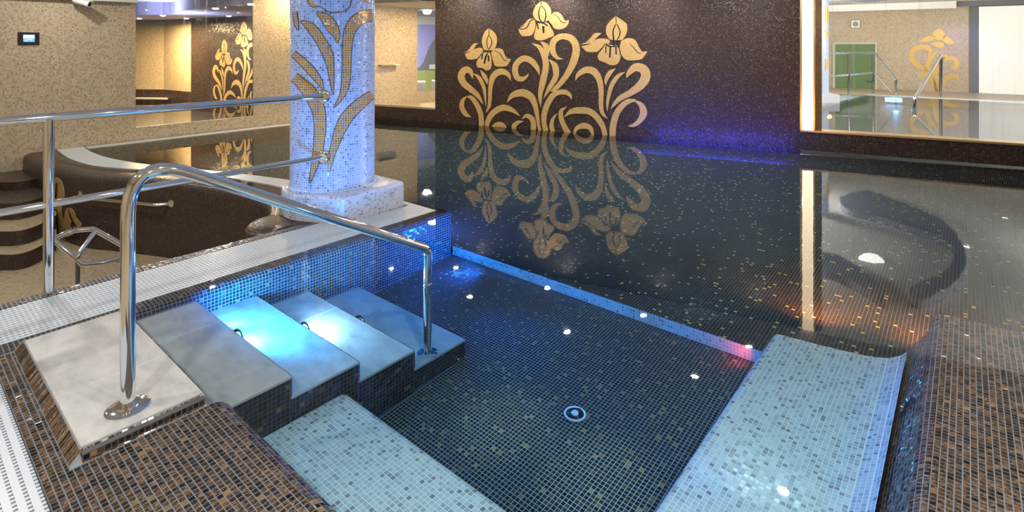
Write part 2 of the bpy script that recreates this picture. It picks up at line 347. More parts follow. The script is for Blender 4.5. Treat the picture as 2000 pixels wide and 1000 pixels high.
# ------------------------------------------------------------------ levels and plan
ZW, ZD = -0.042, -0.045                  # water level, deck level
WN = np.array([0.97381, 0.22736]); WC = 8.5263   # back wall plane  n . p = c
WN = WN / np.linalg.norm(WN)
def wallx(y, off=0.0): return (WC + off - WN[1] * y) / WN[0]
YL = 9.71                                # left wall plane
def wall_pt(px): return on_plane(px, WN, WC)
WD = np.array([-WN[1], WN[0]])           # along the back wall, towards +Y
def ws(p): return float(np.dot(p, WD))   # wall coordinate
def wp(s, z, off=0.0):
    p = WN * (WC - off) + WD * s; return (p[0], p[1], z)
def wall_quad(mb, s0, s1, z0, z1, off=0.0, mi=0):
    mb.face([wp(s0,z0,off), wp(s0,z1,off), wp(s1,z1,off), wp(s1,z0,off)], [(s0/PITCH,z0/PITCH),(s0/PITCH,z1/PITCH),(s1/PITCH,z1/PITCH),(s1/PITCH,z0/PITCH)], mi)
s730, s850, s1562, s2000 = (ws(wall_pt(p)) for p in (730, 850, 1563, 2000))
S_R = s2000 - 1.9
ZWIN = 0.225                             # bottom of the right window
ZLOW = 0.187                             # top of the low wall
sL = ws((wallx(YL), YL)) + 0.02

# ------------------------------------------------------------------ back wall
mb = MB()
wall_quad(mb, s1562, s850, -0.6, ZC)
wall_quad(mb, S_R, s1562, -0.6, ZWIN)
wall_quad(mb, s850, sL, -0.6, ZLOW)
th = 0.25
mb.face([wp(s850,ZLOW), wp(s850,ZC), wp(s850,ZC,-th), wp(s850,ZLOW,-th)], [(0,0),(0,100),(12,100),(12,0)])
mb.face([wp(s850,ZLOW), wp(s850,ZLOW,-th), wp(sL,ZLOW,-th), wp(sL,ZLOW)], [(0,0),(12,0),(12,100),(0,100)])
mb.face([wp(S_R,ZWIN), wp(S_R,ZWIN,-th), wp(s1562,ZWIN,-th), wp(s1562,ZWIN)], [(0,0),(12,0),(12,100),(0,100)])
mb.face([wp(s1562,ZWIN), wp(s1562,ZWIN,-th), wp(s1562,ZC,-th), wp(s1562,ZC)], [(0,0),(12,0),(12,100),(0,100)])
setp(mb.build('wall_back', M_WALLD), 'dark brown mosaic wall behind the pool, carrying the gold irises', kind='structure')

# right window: ledge, light strip, jamb, pane
win = empty('window_1', wp((s1562 + S_R) / 2, ZWIN, -0.1), 'wide glazed opening in the right part of the dark mosaic wall', None, kind='structure')
pxs = lambda p: ws(wall_pt(p))
mb = MB(); mb.face([wp(pxs(1600), ZWIN, -0.1), wp(pxs(1600), ZC, -0.1), wp(S_R, ZC, -0.1), wp(S_R, ZWIN, -0.1)])
mb.build('pane', M_GLASS, win)
M_JAMB = mosaic('gold_jamb', 'uv', [(0, (0.30, 0.16, 0.04)), (1, (0.16, 0.08, 0.02))], (0.05, 0.03, 0.01), streak=(0.8, 0.5, 0.15), streak_amt=0.9, rough=0.15, metal=0.4, tilt=0.05)
mb = MB()
a, b_ = pxs(1592), pxs(1606)
mb.face([wp(a,ZWIN,-0.02), wp(a,ZC,-0.02), wp(b_,ZC,-0.1), wp(b_,ZWIN,-0.1)], [(0,0),(0,110),(5,110),(5,0)]); mb.build('jamb', M_JAMB, win)
mb = MB()
for k, off in enumerate((0.0,)):
    mb.face([wp(S_R,ZWIN+0.012,0.012), wp(S_R,ZWIN+0.012,-0.2), wp(s1562,ZWIN+0.012,-0.2), wp(s1562,ZWIN+0.012,0.012)])
    mb.face([wp(S_R,ZWIN-0.012,0.012), wp(S_R,ZWIN+0.012,0.012), wp(s1562,ZWIN+0.012,0.012), wp(s1562,ZWIN-0.012,0.012)])
    mb.face([wp(S_R,ZWIN-0.012,0.012), wp(s1562,ZWIN-0.012,0.012), wp(s1562,ZWIN-0.012,-0.002), wp(S_R,ZWIN-0.012,-0.002)])
mb.build('window_sill', simple('gold_sill', (0.55, 0.38, 0.16), 0.25, 0.5), win)
ls = empty('light_strip', wp(pxs(1578), ZWIN + 0.012, 0.0), 'tall glowing warm white light strip beside the right window', 'light')
mb = MB(); a, b_ = pxs(1567), pxs(1588)
A = [wp(a,0,0.01), wp(b_,0,0.01), wp(b_,0,-0.04), wp(a,0,-0.04)]
mb.prism([(p[0], p[1]) for p in A], ZWIN + 0.014, ZC - 0.01); mb.build('diffuser', M_STRIP, ls)
mb = MB()
for (a0, b0) in ((pxs(1562.5), pxs(1566.5)), (pxs(1588.5), pxs(1591.5))):
    A = [wp(a0,0,0.014), wp(b0,0,0.014), wp(b0,0,-0.05), wp(a0,0,-0.05)]
    mb.prism([(p[0], p[1]) for p in A], ZWIN + 0.013, ZC - 0.005)
mb.build('channel', simple('gold_channel', (0.75, 0.55, 0.25), 0.2, 0.8), ls)

# ------------------------------------------------------------------ left wall (plane Y = YL) with window
def lw(px): return float(on_plane(px, (0, 1), YL)[0])
x265, x495, x815 = lw(265), lw(495), lw(815)
zl0 = (zat(x265, YL, 249.5) + zat(x495, YL, 226)) / 2
def yquad(mb, x0, x1, z0, z1, y=YL, mi=0):
    mb.face([(x0,y,z0),(x1,y,z0),(x1,y,z1),(x0,y,z1)], [(x0/PITCH,z0/PITCH),(x1/PITCH,z0/PITCH),(x1/PITCH,z1/PITCH),(x0/PITCH,z1/PITCH)], mi)
mb = MB()
yquad(mb, -2.6, x265, -1.2, ZC); yquad(mb, x265, x495, -1.2, zl0); yquad(mb, x495, x815, -1.2, ZC); yquad(mb, x815, 10.2, -1.2, 0.34)
for x in (x265, x495, x815):
    mb.face([(x,YL,zl0),(x,YL,ZC),(x,YL+0.04,ZC),(x,YL+0.04,zl0)], [(0,0),(0,100),(9,100),(9,0)])
mb.face([(x265,YL,zl0),(x495,YL,zl0),(x495,YL+.04,zl0),(x265,YL+.04,zl0)], [(0,0),(100,0),(100,9),(0,9)])
setp(mb.build('wall_left', M_BEIGE), 'beige mosaic wall on the left side of the hall', kind='structure')
win2 = empty('window_2', ((x265+x495)/2, YL+0.03, zl0), 'tall glazed opening in the beige mosaic wall', None, kind='structure')
mb = MB(); yquad(mb, x265, x495, zl0, ZC, YL+0.03); mb.build('pane', M_GLASS, win2)
win3 = empty('window_3', (x815+0.5, YL+0.03, 0.34), 'narrow glazed opening beside the dark iris wall', None, kind='structure')
mb = MB(); yquad(mb, x815, 10.2, 0.34, 2.3, YL+0.03); mb.build('pane', M_GLASS, win3)
mb = MB(); mb.box((-2.6, YL-0.10, 2.055), (x265, YL-0.001, 2.12)); setp(mb.build('trim_1', M_WHITEP), kind='structure')

# hidden sides of the hall
mb = MB(); mb.face([(-2.6,-2.6,-1.2),(-2.6,YL,-1.2),(-2.6,YL,ZC),(-2.6,-2.6,ZC)], [(0,0),(600,0),(600,180),(0,180)])
setp(mb.build('wall_front', M_BEIGE), 'beige mosaic wall behind the viewer', kind='structure')
mb = MB(); yquad(mb, -2.6, 9.9, -1.2, ZC, -2.6); setp(mb.build('wall_right', M_BEIGE), 'beige mosaic wall closing the hall on the right', kind='structure')
mb = MB()
def slab(poly, z0, z1): mb.prism(poly, z0, z1)
slab([(-2.6,-2.6),(wallx(-2.6),-2.6),(wallx(YL),YL),(-2.6,YL)], ZC, ZC+0.1)
setp(mb.build('ceiling', M_WHITEP), 'white flat ceiling of the pool hall', kind='structure')

# ------------------------------------------------------------------ floors
def floor_z(x): return -0.49 + 0.073 * (x - 2.33)
XS = 3.29                                # riser between the two floor levels
mb = MB()
def fl(x0, x1, y0, y1, zf):
    mb.face([(x0,y0,zf(x0)),(x1,y0,zf(x1)),(x1,y1,zf(x1)),(x0,y1,zf(x0))], [(x0/PITCH,y0/PITCH),(x1/PITCH,y0/PITCH),(x1/PITCH,y1/PITCH),(x0/PITCH,y1/PITCH)])
fl(-0.2, XS, -0.3, 3.5, floor_z)
floor_near = setp(mb.build('floor', GROUT_D), 'dark copper mosaic floor of the shallow pool bay', kind='structure')
def far_z(x): return -0.348 + 0.048 * (x - XS)
mb = MB()
PB = [(1.62,9.71),(1.64,8.6),(1.76,8.0),(1.92,7.55),(2.12,7.15),(2.4,6.5),(2.55,5.85),(2.6,5.3),(2.55,4.85),(2.4,4.5),(2.4,4.1)]
mb = MB()
P = [(XS,-2.6),(9.4,-2.6),(wallx(YL)+0.05,YL),(XS,YL)]
mb.face([(x,y,far_z(x)) for x,y in P], [(x/PITCH,y/PITCH) for x,y in P])
for (xa,ya),(xb,yb) in zip(PB, PB[1:]):
    q = [(xa,ya),(xb,yb),(XS,yb),(XS,ya)]; mb.face([(x,y,far_z(XS)) for x,y in q], [(x/PITCH,y/PITCH) for x,y in q])
setp(mb.build('floor', M_FLOOR2), 'dark far pool floor speckled with single gold tiles', kind='structure')
mb = MB()
mb.face([(XS,0.8,floor_z(XS)),(XS,3.45,floor_z(XS)),(XS,3.45,far_z(XS)),(XS,0.8,far_z(XS))], [(0,0),(130,0),(130,3.6),(0,3.6)])
mb.face([(XS,0.8,far_z(XS)),(XS,3.45,far_z(XS)),(XS+0.01,3.45,far_z(XS)),(XS+0.01,0.8,far_z(XS))], [(0,0),(130,0),(130,.5),(0,.5)])
setp(mb.build('trim_2', M_WHITE), 'pale mosaic band along the underwater floor step', kind='structure')

# ------------------------------------------------------------------ tiles in relief
def tile_mesh(name, mat, a, b, h, bev=0.0012):
    me = bpy.data.meshes.new(name)
    v = [(-a,-b,-0.001),(a,-b,-0.001),(a,b,-0.001),(-a,b,-0.001),(-a+bev,-b+bev,h),(a-bev,-b+bev,h),(a-bev,b-bev,h),(-a+bev,b-bev,h)]
    me.from_pydata(v, [], [(4,5,6,7),(0,1,5,4),(1,2,6,5),(2,3,7,6),(3,0,4,7)]); me.materials.append(mat); me.update(); return me
def lay_tiles(parent, frames, mat_s, mat_t, n_single=300, h=0.0009, gap=0.0022, pa=PITCH, pb=PITCH, name='tile'):
    """frames: list of (centre, dir_a, dir_b, normal). The tiles nearest the camera become parts of their own, the rest one joined part"""
    fr = [f for f in frames if in_frame(*f[0], 320)]
    fr.sort(key=lambda f: (not in_frame(*f[0], 20), (f[0] - Vector((0, 0, CH))).length))
    a, b = (pa-gap)/2, (pb-gap)/2
    me = tile_mesh(name, mat_s, a, b, h)
    for c, da, db, n in fr[:n_single]:
        o = bpy.data.objects.new(name, me); COL.objects.link(o)
        tl = random.gauss(0, 0.012); t2 = random.gauss(0, 0.012)
        n2 = (n + da*tl + db*t2).normalized(); d1 = (da - n2*da.dot(n2)).normalized(); d2 = n2.cross(d1)
        o.matrix_world = Matrix(((d1.x,d2.x,n2.x,c.x),(d1.y,d2.y,n2.y,c.y),(d1.z,d2.z,n2.z,c.z),(0,0,0,1)))
        M = o.matrix_world.copy(); o.parent = parent; o.matrix_parent_inverse = parent.matrix_basis.inverted(); o.matrix_basis = M
    rest = fr[n_single:]
    if not rest: return
    V = []; Fc = []; UV = []
    bev = 0.0012
    tpl = [(-a,-b,-0.001),(a,-b,-0.001),(a,b,-0.001),(-a,b,-0.001),(-a+bev,-b+bev,h),(a-bev,-b+bev,h),(a-bev,b-bev,h),(-a+bev,b-bev,h)]
    fcs = [(4,5,6,7),(0,1,5,4),(1,2,6,5),(2,3,7,6),(3,0,4,7)]
    for k, (c, da, db, n) in enumerate(rest):
        i = len(V); ci, cj = k % 97, k // 97
        for p in tpl: V.append(c + da*p[0] + db*p[1] + n*p[2])
        for q in fcs:
            Fc.append(tuple(i+j for j in q))
            for j in q: UV.append((ci + 0.5 + tpl[j][0]/pa*0.98, cj + 0.5 + tpl[j][1]/pb*0.98))
    me2 = bpy.data.meshes.new(name + '_field'); me2.from_pydata(V, [], Fc)
    u = me2.uv_layers.new(name='UVMap'); u.data.foreach_set('uv', np.array(UV, dtype=np.float32).ravel())
    me2.materials.append(mat_t); me2.update()
    o = link('tile_field', me2, parent); o['kind'] = 'stuff'
def profile_frames(prof, axis, t0, t1, flip=False, keep=None, p=PITCH):
    """prof: polyline of (a, z); extruded along the other ground axis from t0 to t1"""
    seg = [math.dist(a, b) for a, b in zip(prof, prof[1:])]; tot = sum(seg); out = []
    nrow = int(tot / p); nt = int((t1 - t0) / p)
    for i in range(nrow):
        s = (i + 0.5) * p; k = 0
        while s > seg[k] and k < len(seg)-1: s -= seg[k]; k += 1
        u = s / seg[k]; a = prof[k][0]*(1-u)+prof[k+1][0]*u; z = prof[k][1]*(1-u)+prof[k+1][1]*u
        ta = (prof[k+1][0]-prof[k][0])/seg[k]; tz = (prof[k+1][1]-prof[k][1])/seg[k]
        for j in range(nt):
            t = t0 + (j + 0.5) * p
            if axis == 'Y': c = Vector((a, t, z)); da = Vector((ta, 0, tz)); db = Vector((0, 1, 0))
            else: c = Vector((t, a, z)); da = Vector((0, ta, tz)); db = Vector((1, 0, 0))
            n = da.cross(db)
            if n.z < 0 or (abs(n.z) < 1e-6 and flip): n = -n; db = -db
            if keep and not keep(c): continue
            out.append((c, da, db, n))
    return out
def profile_mesh(prof, axis, t0, t1, mb=None):
    mb = mb or MB(); L = 0
    for a, b in zip(prof, prof[1:]):
        l = math.dist(a, b)
        if axis == 'Y': pts = [(a[0],t0,a[1]),(a[0],t1,a[1]),(b[0],t1,b[1]),(b[0],t0,b[1])]
        else: pts = [(t0,a[0],a[1]),(t1,a[0],a[1]),(t1,b[0],b[1]),(t0,b[0],b[1])]
        mb.face(pts, [(L/PITCH,t0/PITCH),(L/PITCH,t1/PITCH),((L+l)/PITCH,t1/PITCH),((L+l)/PITCH,t0/PITCH)]); L += l
    return mb
def arc(c, r, a0, a1, n=7): return [(c[0]+r*math.cos(rad(a0+(a1-a0)*k/n)), c[1]+r*math.sin(rad(a0+(a1-a0)*k/n))) for k in range(n+1)]

# near floor tiles
fr = []
nx, ny = int((XS-1.5)/PITCH), int(2.6/PITCH)
dx = Vector((1, 0, 0.073)).normalized(); dy = Vector((0, 1, 0)); nn = dx.cross(dy)
for i in range(-30, nx):
    for j in range(ny):
        x = 1.52 + (i+0.5)*PITCH; y = 0.86 + (j+0.5)*PITCH
        if x > XS-0.01 or (x < 2.335 and y > 2.335) or y > 3.45: continue
        fr.append((Vector((x, y, floor_z(x))), dx, dy, nn))
lay_tiles(floor_near, fr, M_DARK_S, M_DARK_T)

# ------------------------------------------------------------------ water
basin_edge = [(1.55,9.71),(1.55,8.6),(1.66,8.0),(1.82,7.55),(2.02,7.15),(2.3,6.5),(2.45,5.85),(2.52,5.3),(2.45,4.85),(2.25,4.5),(2.25,4.1)]
mb = MB()
P = [(0.367,-2.55),(wallx(-2.55),-2.55),(wallx(YL),YL)] + basin_edge + [(3.224,4.1),(3.224,3.574),(0.367,3.574)]
from mathutils.geometry import tessellate_polygon
n_ = len(P); tri = tessellate_polygon([[Vector((x,y,0)) for x,y in P]])
fc_ = []
for t_ in tri:
    a_, b_, c_ = (Vector((*P[k],0)) for k in t_)
    t_ = tuple(t_) if (b_-a_).cross(c_-a_).z > 0 else tuple(reversed(t_))
    fc_ += [t_, tuple(k+n_ for k in reversed(t_))]
ccw = sum(P[k][0]*P[(k+1)%n_][1]-P[(k+1)%n_][0]*P[k][1] for k in range(n_)) > 0
for k in range(n_):
    j = (k+1) % n_; q = (j, k, k+n_, j+n_); fc_.append(q if ccw else tuple(reversed(q)))
me = bpy.data.meshes.new('water'); me.from_pydata([(x,y,ZW) for x,y in P]+[(x,y,-0.93) for x,y in P], [], fc_); me.update(); me.materials.append(M_WATER)
setp(link('water', me), 'still clear pool water with mirror reflections', kind='structure')

# ------------------------------------------------------------------ near pool wall with gutter
prof = [(3.45,-0.7),(3.45,-0.085)] + arc((3.49,-0.085),0.04,180,90)[1:] + [(3.572,ZD),(3.572,ZD-0.03),(4.058,ZD-0.03),(4.058,ZD)] + [(4.13,ZD)] + arc((4.13,ZD-0.07),0.07,90,0)[1:] + [(4.2,-0.95)]
PW = empty('pool_edge_wall', (1.5,3.8,-0.6), 'long dark mosaic pool edge wall carrying the white overflow grating', 'wall')
mb = profile_mesh(prof, 'X', -2.5, XS-0.02)
mb.face([(XS-0.02,a,z) for a,z in prof], [(a/PITCH,z/PITCH) for a,z in prof])
mb.face([(XS-0.02,3.49,-0.7),(XS-0.02,4.2,-0.7),(XS-0.02,4.2,ZD-0.02),(XS-0.02,3.49,ZD-0.02)], [(0,0),(35,0),(35,32),(0,32)])
mb.box((3.225,3.47,-0.08),(XS-0.02,4.12,ZD))
mb.build('wall_body', M_DARK, PW)
mb = MB(); mb.face([(-2.5,3.575,ZD-0.026),(3.22,3.575,ZD-0.026),(3.22,4.055,ZD-0.026),(-2.5,4.055,ZD-0.026)]); mb.build('gutter', M_GAP, PW)

# gratings: every bar a part
def bar_mesh(name, length, w=0.0205):
    m = MB(); n = max(1, round(length / 0.032)); st = length / n
    m.box((0, -w*0.24, -0.022), (length, w*0.24, 0))
    for k in range(n):
        x0 = k*st
        m.box((x0+st*0.02, -w*0.52, -0.016), (x0+st*0.66, w*0.52, 0.0012))
    me = bpy.data.meshes.new(name); me.from_pydata(m.v, [], m.f); me.materials.append(M_GRATE); me.update(); return me
G1 = empty('overflow_grating', (1.8,3.8,ZD), 'white overflow grating running past the mosaic column', 'grating')
bl, bs = bar_mesh('grating_bar', 0.476), bar_mesh('grating_bar_short', 0.305)
x = 0.15
while x < 3.22:
    me = bs if 2.42 < x < 3.16 else bl
    o = link('grating_bar', me, G1); o.matrix_basis = Matrix.Translation((x,3.577,ZD-0.001)) @ Matrix.Rotation(rad(90),4,'Z'); x += 0.0215
G2 = empty('overflow_grating', (0.12,2.6,ZD), 'white overflow grating in the lower left corner beside copper tiles', 'grating')
bl2 = bar_mesh('grating_bar', 0.54)
y = 1.85
while y < 3.5:
    o = link('grating_bar', bl2, G2); o.matrix_basis = Matrix.Translation((-0.178,y,ZD-0.001)); y += 0.0215
mb = MB(); mb.face([(-0.2,1.5,ZD-0.03),(0.364,1.5,ZD-0.03),(0.364,3.5,ZD-0.03),(-0.2,3.5,ZD-0.03)]); mb.build('gutter', M_GAP, G2)

# ------------------------------------------------------------------ left copper deck with rounded edge
DL = empty('tiled_deck', (0.7,1.6,-0.5), 'copper flecked mosaic deck below the stone platform, rounded towards the bench', 'deck')
profL = [(0.366,ZD)] + [(0.89,ZD)] + arc((0.89,ZD-0.08),0.08,90,0)[1:] + [(0.985,-0.40)]
mb = profile_mesh(profL, 'Y', 0.6, 2.336); mb = profile_mesh([(0.366,ZD-0.08),(0.366,ZD),(0.47,ZD)], 'Y', 2.336, 3.45, mb)
mb = profile_mesh([(0.366,ZD-0.08),(0.366,ZD)], 'Y', 0.6, 2.336, mb)
mb.build('deck_body', GROUT_D, DL)
fr = profile_frames(profL, 'Y', 0.9, 2.336) + profile_frames([(0.366,ZD),(0.449,ZD)], 'Y', 2.336, 3.45)
lay_tiles(DL, fr, M_DECK_S, M_DECK_T)

# ------------------------------------------------------------------ right copper deck
DR = empty('tiled_deck', (3.0,-0.4,-0.5), 'copper flecked mosaic deck with rounded edge beside the blue lit bench', 'deck')
profR = [(0.262,-0.31),(0.150,-0.135)] + arc((0.085,-0.115),0.07,-8,90)[0:] + [(-1.3,ZD)]
XE = 3.735
mb = profile_mesh(profR, 'X', 1.2, XE)
mb.face([(XE,a,z) for a,z in profR]+[(XE,-1.3,-0.4),(XE,0.262,-0.4)], [(a/PITCH,z/PITCH) for a,z in profR]+[(-60,-20),(12,-20)])
mb.build('deck_body', GROUT_D, DR)
fr = profile_frames(profR, 'X', 1.5, XE)
lay_tiles(DR, fr, M_DECK_S, M_DECK_T)

# ------------------------------------------------------------------ benches
BL = empty('mosaic_bench', (1.27,1.6,-0.5), 'pale mosaic bench with dark flecks at the bottom centre, against the stairs', 'bench')
profB = [(0.97,-0.285),(1.03,-0.297),(1.48,-0.30)] + arc((1.48,-0.335),0.035,90,0)[1:] + [(1.515,-0.6)]
mb = profile_mesh(profB, 'Y', 0.6, 2.335); mb.face([(a,2.335,z) for a,z in profB]+[(0.97,2.335,-0.6)]); mb.build('bench_body', GROUT_W, BL)
lay_tiles(BL, profile_frames(profB[:-1], 'Y', 0.9, 2.335), M_WHITE_S, M_WHITE_T)
BR = empty('mosaic_bench', (2.7,0.55,-0.5), 'pale mosaic bench lit light blue, between the pool floor and the right deck', 'bench')
profC = [(0.885,-0.36)] + arc((0.85,-0.335),0.035,-10,90)[1:] + [(0.60,-0.315),(0.42,-0.318),(0.33,-0.305),(0.275,-0.275),(0.252,-0.25)]
def xend(y): return 3.45 + (0.87-y)*0.25
mb = MB()
L = 0
for a, b in zip(profC, profC[1:]):
    mb.face([(1.2,a[0],a[1]),(xend(a[0]),a[0],a[1]),(xend(b[0]),b[0],b[1]),(1.2,b[0],b[1])])
mb.face([(xend(a),a,z) for a,z in profC]+[(xend(.25),0.25,-0.6),(xend(.885),0.885,-0.6)])
mb.face([(1.2,0.885,-0.36),(xend(.885),0.885,-0.36),(xend(.885),0.885,-0.6),(1.2,0.885,-0.6)])
mb.build('bench_body', GROUT_W, BR)
lay_tiles(BR, profile_frames(profC, 'X', 1.5, 3.65, keep=lambda c: c.x < xend(c.y)-0.004), M_WHITE_S, M_WHITE_T)

# ------------------------------------------------------------------ stairs
ST = empty('pool_stairs', (1.4,2.9,-0.55), 'flight of pale stone steps with dark mosaic sides going down into the pool', 'stairs')
TX = [0.475, 0.873, 1.230, 1.585, 1.940, 2.335]; TZ = [0.0, -0.089, -0.182, -0.277, -0.381]
Y0, Y1 = 2.335, 3.452
mb = MB()
for k in range(5):
    mb.box((TX[k], Y0+0.004, -0.62), (TX[k+1]-0.004, Y1, TZ[k]-0.012))
mb.build('stair_body', simple('stair_grout', (0.085, 0.09, 0.095), 0.7), ST)
fr = []
for k in range(5):
    zb = floor_z((TX[k]+TX[k+1])/2) if k > 1 else -0.45
    zb = zb if k else -0.12
    ncol = int((TX[k+1]-TX[k])/PITCH)
    for i in range(ncol+1):
        x = TX[k]+(i+0.5)*PITCH
        if x > TX[k+1]-0.008: continue
        for j in range(int((TZ[k]-0.012-zb)/PITCH)):
            fr.append((Vector((x, Y0+0.004, TZ[k]-0.014-(j+0.5)*PITCH)), Vector((1,0,0)), Vector((0,0,1)), Vector((0,-1,0))))
lay_tiles(ST, fr, M_DARK_S, M_DARK_T)
# slabs, joint and metal trims
splits = [2.785, 3.10, 3.10, 3.10, 3.06]
for k in range(5):
    ya = Y0 + (0.036 if k == 0 else 0.0); xa = TX[k] - (0.0 if k == 0 else 0.004)
    for y0, y1 in ((ya, splits[k]-0.0015), (splits[k]+0.0015, Y1-0.02 if k == 0 else Y1)):
        mb = MB(); mb.box((xa, y0, TZ[k]-0.012), (TX[k+1]-0.003, y1, TZ[k])); o = mb.build('tread_slab', M_STONE, ST)
        bv = o.modifiers.new('bevel', 'BEVEL'); bv.width = 0.002; bv.segments = 1
    mb = MB(); mb.box((xa, splits[k]-0.0014, TZ[k]-0.011), (TX[k+1]-0.004, splits[k]+0.0014, TZ[k]-0.0005)); mb.build('joint', M_JOINT, ST)
    if k:
        mb = MB(); mb.box((xa, Y0-0.004, TZ[k]-0.011), (TX[k+1]-0.002, Y0-0.0005, TZ[k]-0.001)); mb.build('edge_trim', M_TRIM, ST)
    # dark nosing towards the next step
    mb = MB(); mb.box((TX[k+1]-0.0028, ya, TZ[k]-0.1), (TX[k+1]+0.001, Y1, TZ[k]-0.002)); mb.build('nosing', M_DARK, ST)
# sloping bead tiles round the platform
bead = MB()
bead.face([(TX[0]-0.038,Y0-0.002,ZD),(TX[0],Y0+0.036,-0.004),(TX[0],Y1,-0.004),(TX[0]-0.038,Y1,ZD)])
bead.face([(TX[0]-0.038,Y0-0.002,ZD),(TX[1],Y0-0.002,ZD),(TX[1],Y0+0.036,-0.004),(TX[0],Y0+0.036,-0.004)])
bead.build('bead_bed', GROUT_D, ST)
fr = []
s2 = Vector((0.038,0,0.041)).normalized(); y = Y0+0.03
while y < Y1-0.02:
    fr.append((Vector((TX[0]-0.019,y,(ZD-0.004)/2)), s2, Vector((0,1,0)), s2.cross(Vector((0,1,0))))); y += PITCH
s3 = Vector((0,0.038,0.041)).normalized(); x = TX[0]+0.006
while x < TX[1]-0.006:
    fr.append((Vector((x,Y0+0.017,(ZD-0.004)/2)), s3, Vector((-1,0,0)), s3.cross(Vector((-1,0,0))))); x += PITCH
fr = [(c,a_,b_,n if n.z > 0 else -n) for c,a_,b_,n in fr]
lay_tiles(ST, fr, M_DECK_S, M_DECK_T, pa=0.05, pb=PITCH, name='bead_tile')

# stair lamps
for k, lit, lab, c in ((1, 1, 'round lamp in the second stair riser, shining cyan', (0.3,0.8,1.0)), (2, 1, 'round lamp in the third stair riser, shining white', (1,0.97,0.9)), (3, 0, 'unlit round lamp in the fourth stair riser', None)):
    X = TX[k+1]+0.002; z = TZ[k]-0.045
    p = on_plane((464,594,702)[k-1], (1,0), X)
    L_ = empty('stair_lamp', (X, p[1], z), lab, 'lamp', 'lamps in the stair risers')
    mb = MB(); mb.lathe([(0.062,0),(0.062,0.008),(0.05,0.012),(0.046,0.008)], (X,p[1],z), (1,0,0), 24); mb.build('rim', M_CHROME2, L_, True)
    mb = MB(); mb.lathe([(0.046,0.006),(0.03,0.009),(0,0.010)], (X,p[1],z), (1,0,0), 24); mb.build('lens', simple('lamp_lens', (0.6,0.7,0.8), 0.2, 0, c, 3.0) if c else simple('lamp_lens_off', (0.15,0.18,0.2), 0.1), L_, True)

# ------------------------------------------------------------------ tub wall: the pool's curved outer wall above the sunken basin
outer = [(1.33,9.709),(1.34,9.0),(1.42,8.27),(1.54,7.62),(1.74,7.19),(1.97,6.71),(2.16,6.25),(2.30,5.75),(2.38,5.25),(2.34,4.9),(2.2,4.62),(2.08,4.4),(2.02,4.2)]
def smooth(pts, n=6):
    out = []
    for k in range(len(pts)-1):
        p0 = pts[max(k-1,0)]; p1 = pts[k]; p2 = pts[k+1]; p3 = pts[min(k+2,len(pts)-1)]
        for j in range(n):
            t = j/n
            out.append(tuple(0.5*((2*b)+(-a+c)*t+(2*a-5*b+4*c-d)*t*t+(-a+3*b-3*c+d)*t**3) for a,b,c,d in zip(p0,p1,p2,p3)))
    out.append(tuple(pts[-1])); return out
OUT = smooth(outer)
def offset(path, d):
    out = []
    for k, p in enumerate(path):
        a = path[max(k-1,0)]; b = path[min(k+1,len(path)-1)]; t = (b[0]-a[0], b[1]-a[1]); l = math.hypot(*t)
        out.append((p[0]-t[1]/l*d, p[1]+t[0]/l*d))
    return out
ZB = -0.86
TW = empty('curved_pool_wall', (1.9,6.8,ZB), 'curved brown mosaic pool wall rising above the sunken basin', 'wall')
rings = [(0.0,ZB),(0.0,-0.13),(0.012,-0.09),(0.035,-0.065),(0.07,-0.05),(0.12,ZD)]
mb = MB()
offs = [[(*p, z) for p in offset(OUT, o)] for o, z in rings]
L = [0]
for a, b in zip(OUT, OUT[1:]): L.append(L[-1]+math.dist(a,b))
v = 0
for r in range(len(rings)-1):
    dv = math.dist(rings[r], rings[r+1])
    for k in range(len(OUT)-1):
        mb.face([offs[r][k],offs[r][k+1],offs[r+1][k+1],offs[r+1][k]], [(L[k]/PITCH,v/PITCH),(L[k+1]/PITCH,v/PITCH),(L[k+1]/PITCH,(v+dv)/PITCH),(L[k]/PITCH,(v+dv)/PITCH)])
    v += dv
inn = offset(OUT, 0.30)
for k in range(len(OUT)-1):
    mb.face([offs[-1][k],offs[-1][k+1],(*inn[k+1],ZD),(*inn[k],ZD)], [(L[k]/PITCH,0),(L[k+1]/PITCH,0),(L[k+1]/PITCH,9),(L[k]/PITCH,9)])
mb.build('wall_body', M_BROWN, TW, smooth=True)
mb = MB()
mb.lathe([(0.25,-0.16),(0.25,-0.10),(0.235,-0.085),(0.235,-0.08),(0.215,-0.066),(0.205,-0.064),(0.18,-0.054),(0.165,-0.053),(0.12,-0.0455),(0,ZD)], (2.20,4.40,0), (0,0,1), 40)
for k in range(len(mb.v)): mb.uv[k] = (math.atan2(mb.v[k][1]-4.40, mb.v[k][0]-2.20)*0.24/PITCH, math.hypot(mb.v[k][0]-2.20, mb.v[k][1]-4.40)/PITCH)
mb.build('rounded_corner', M_BROWN, TW, True)
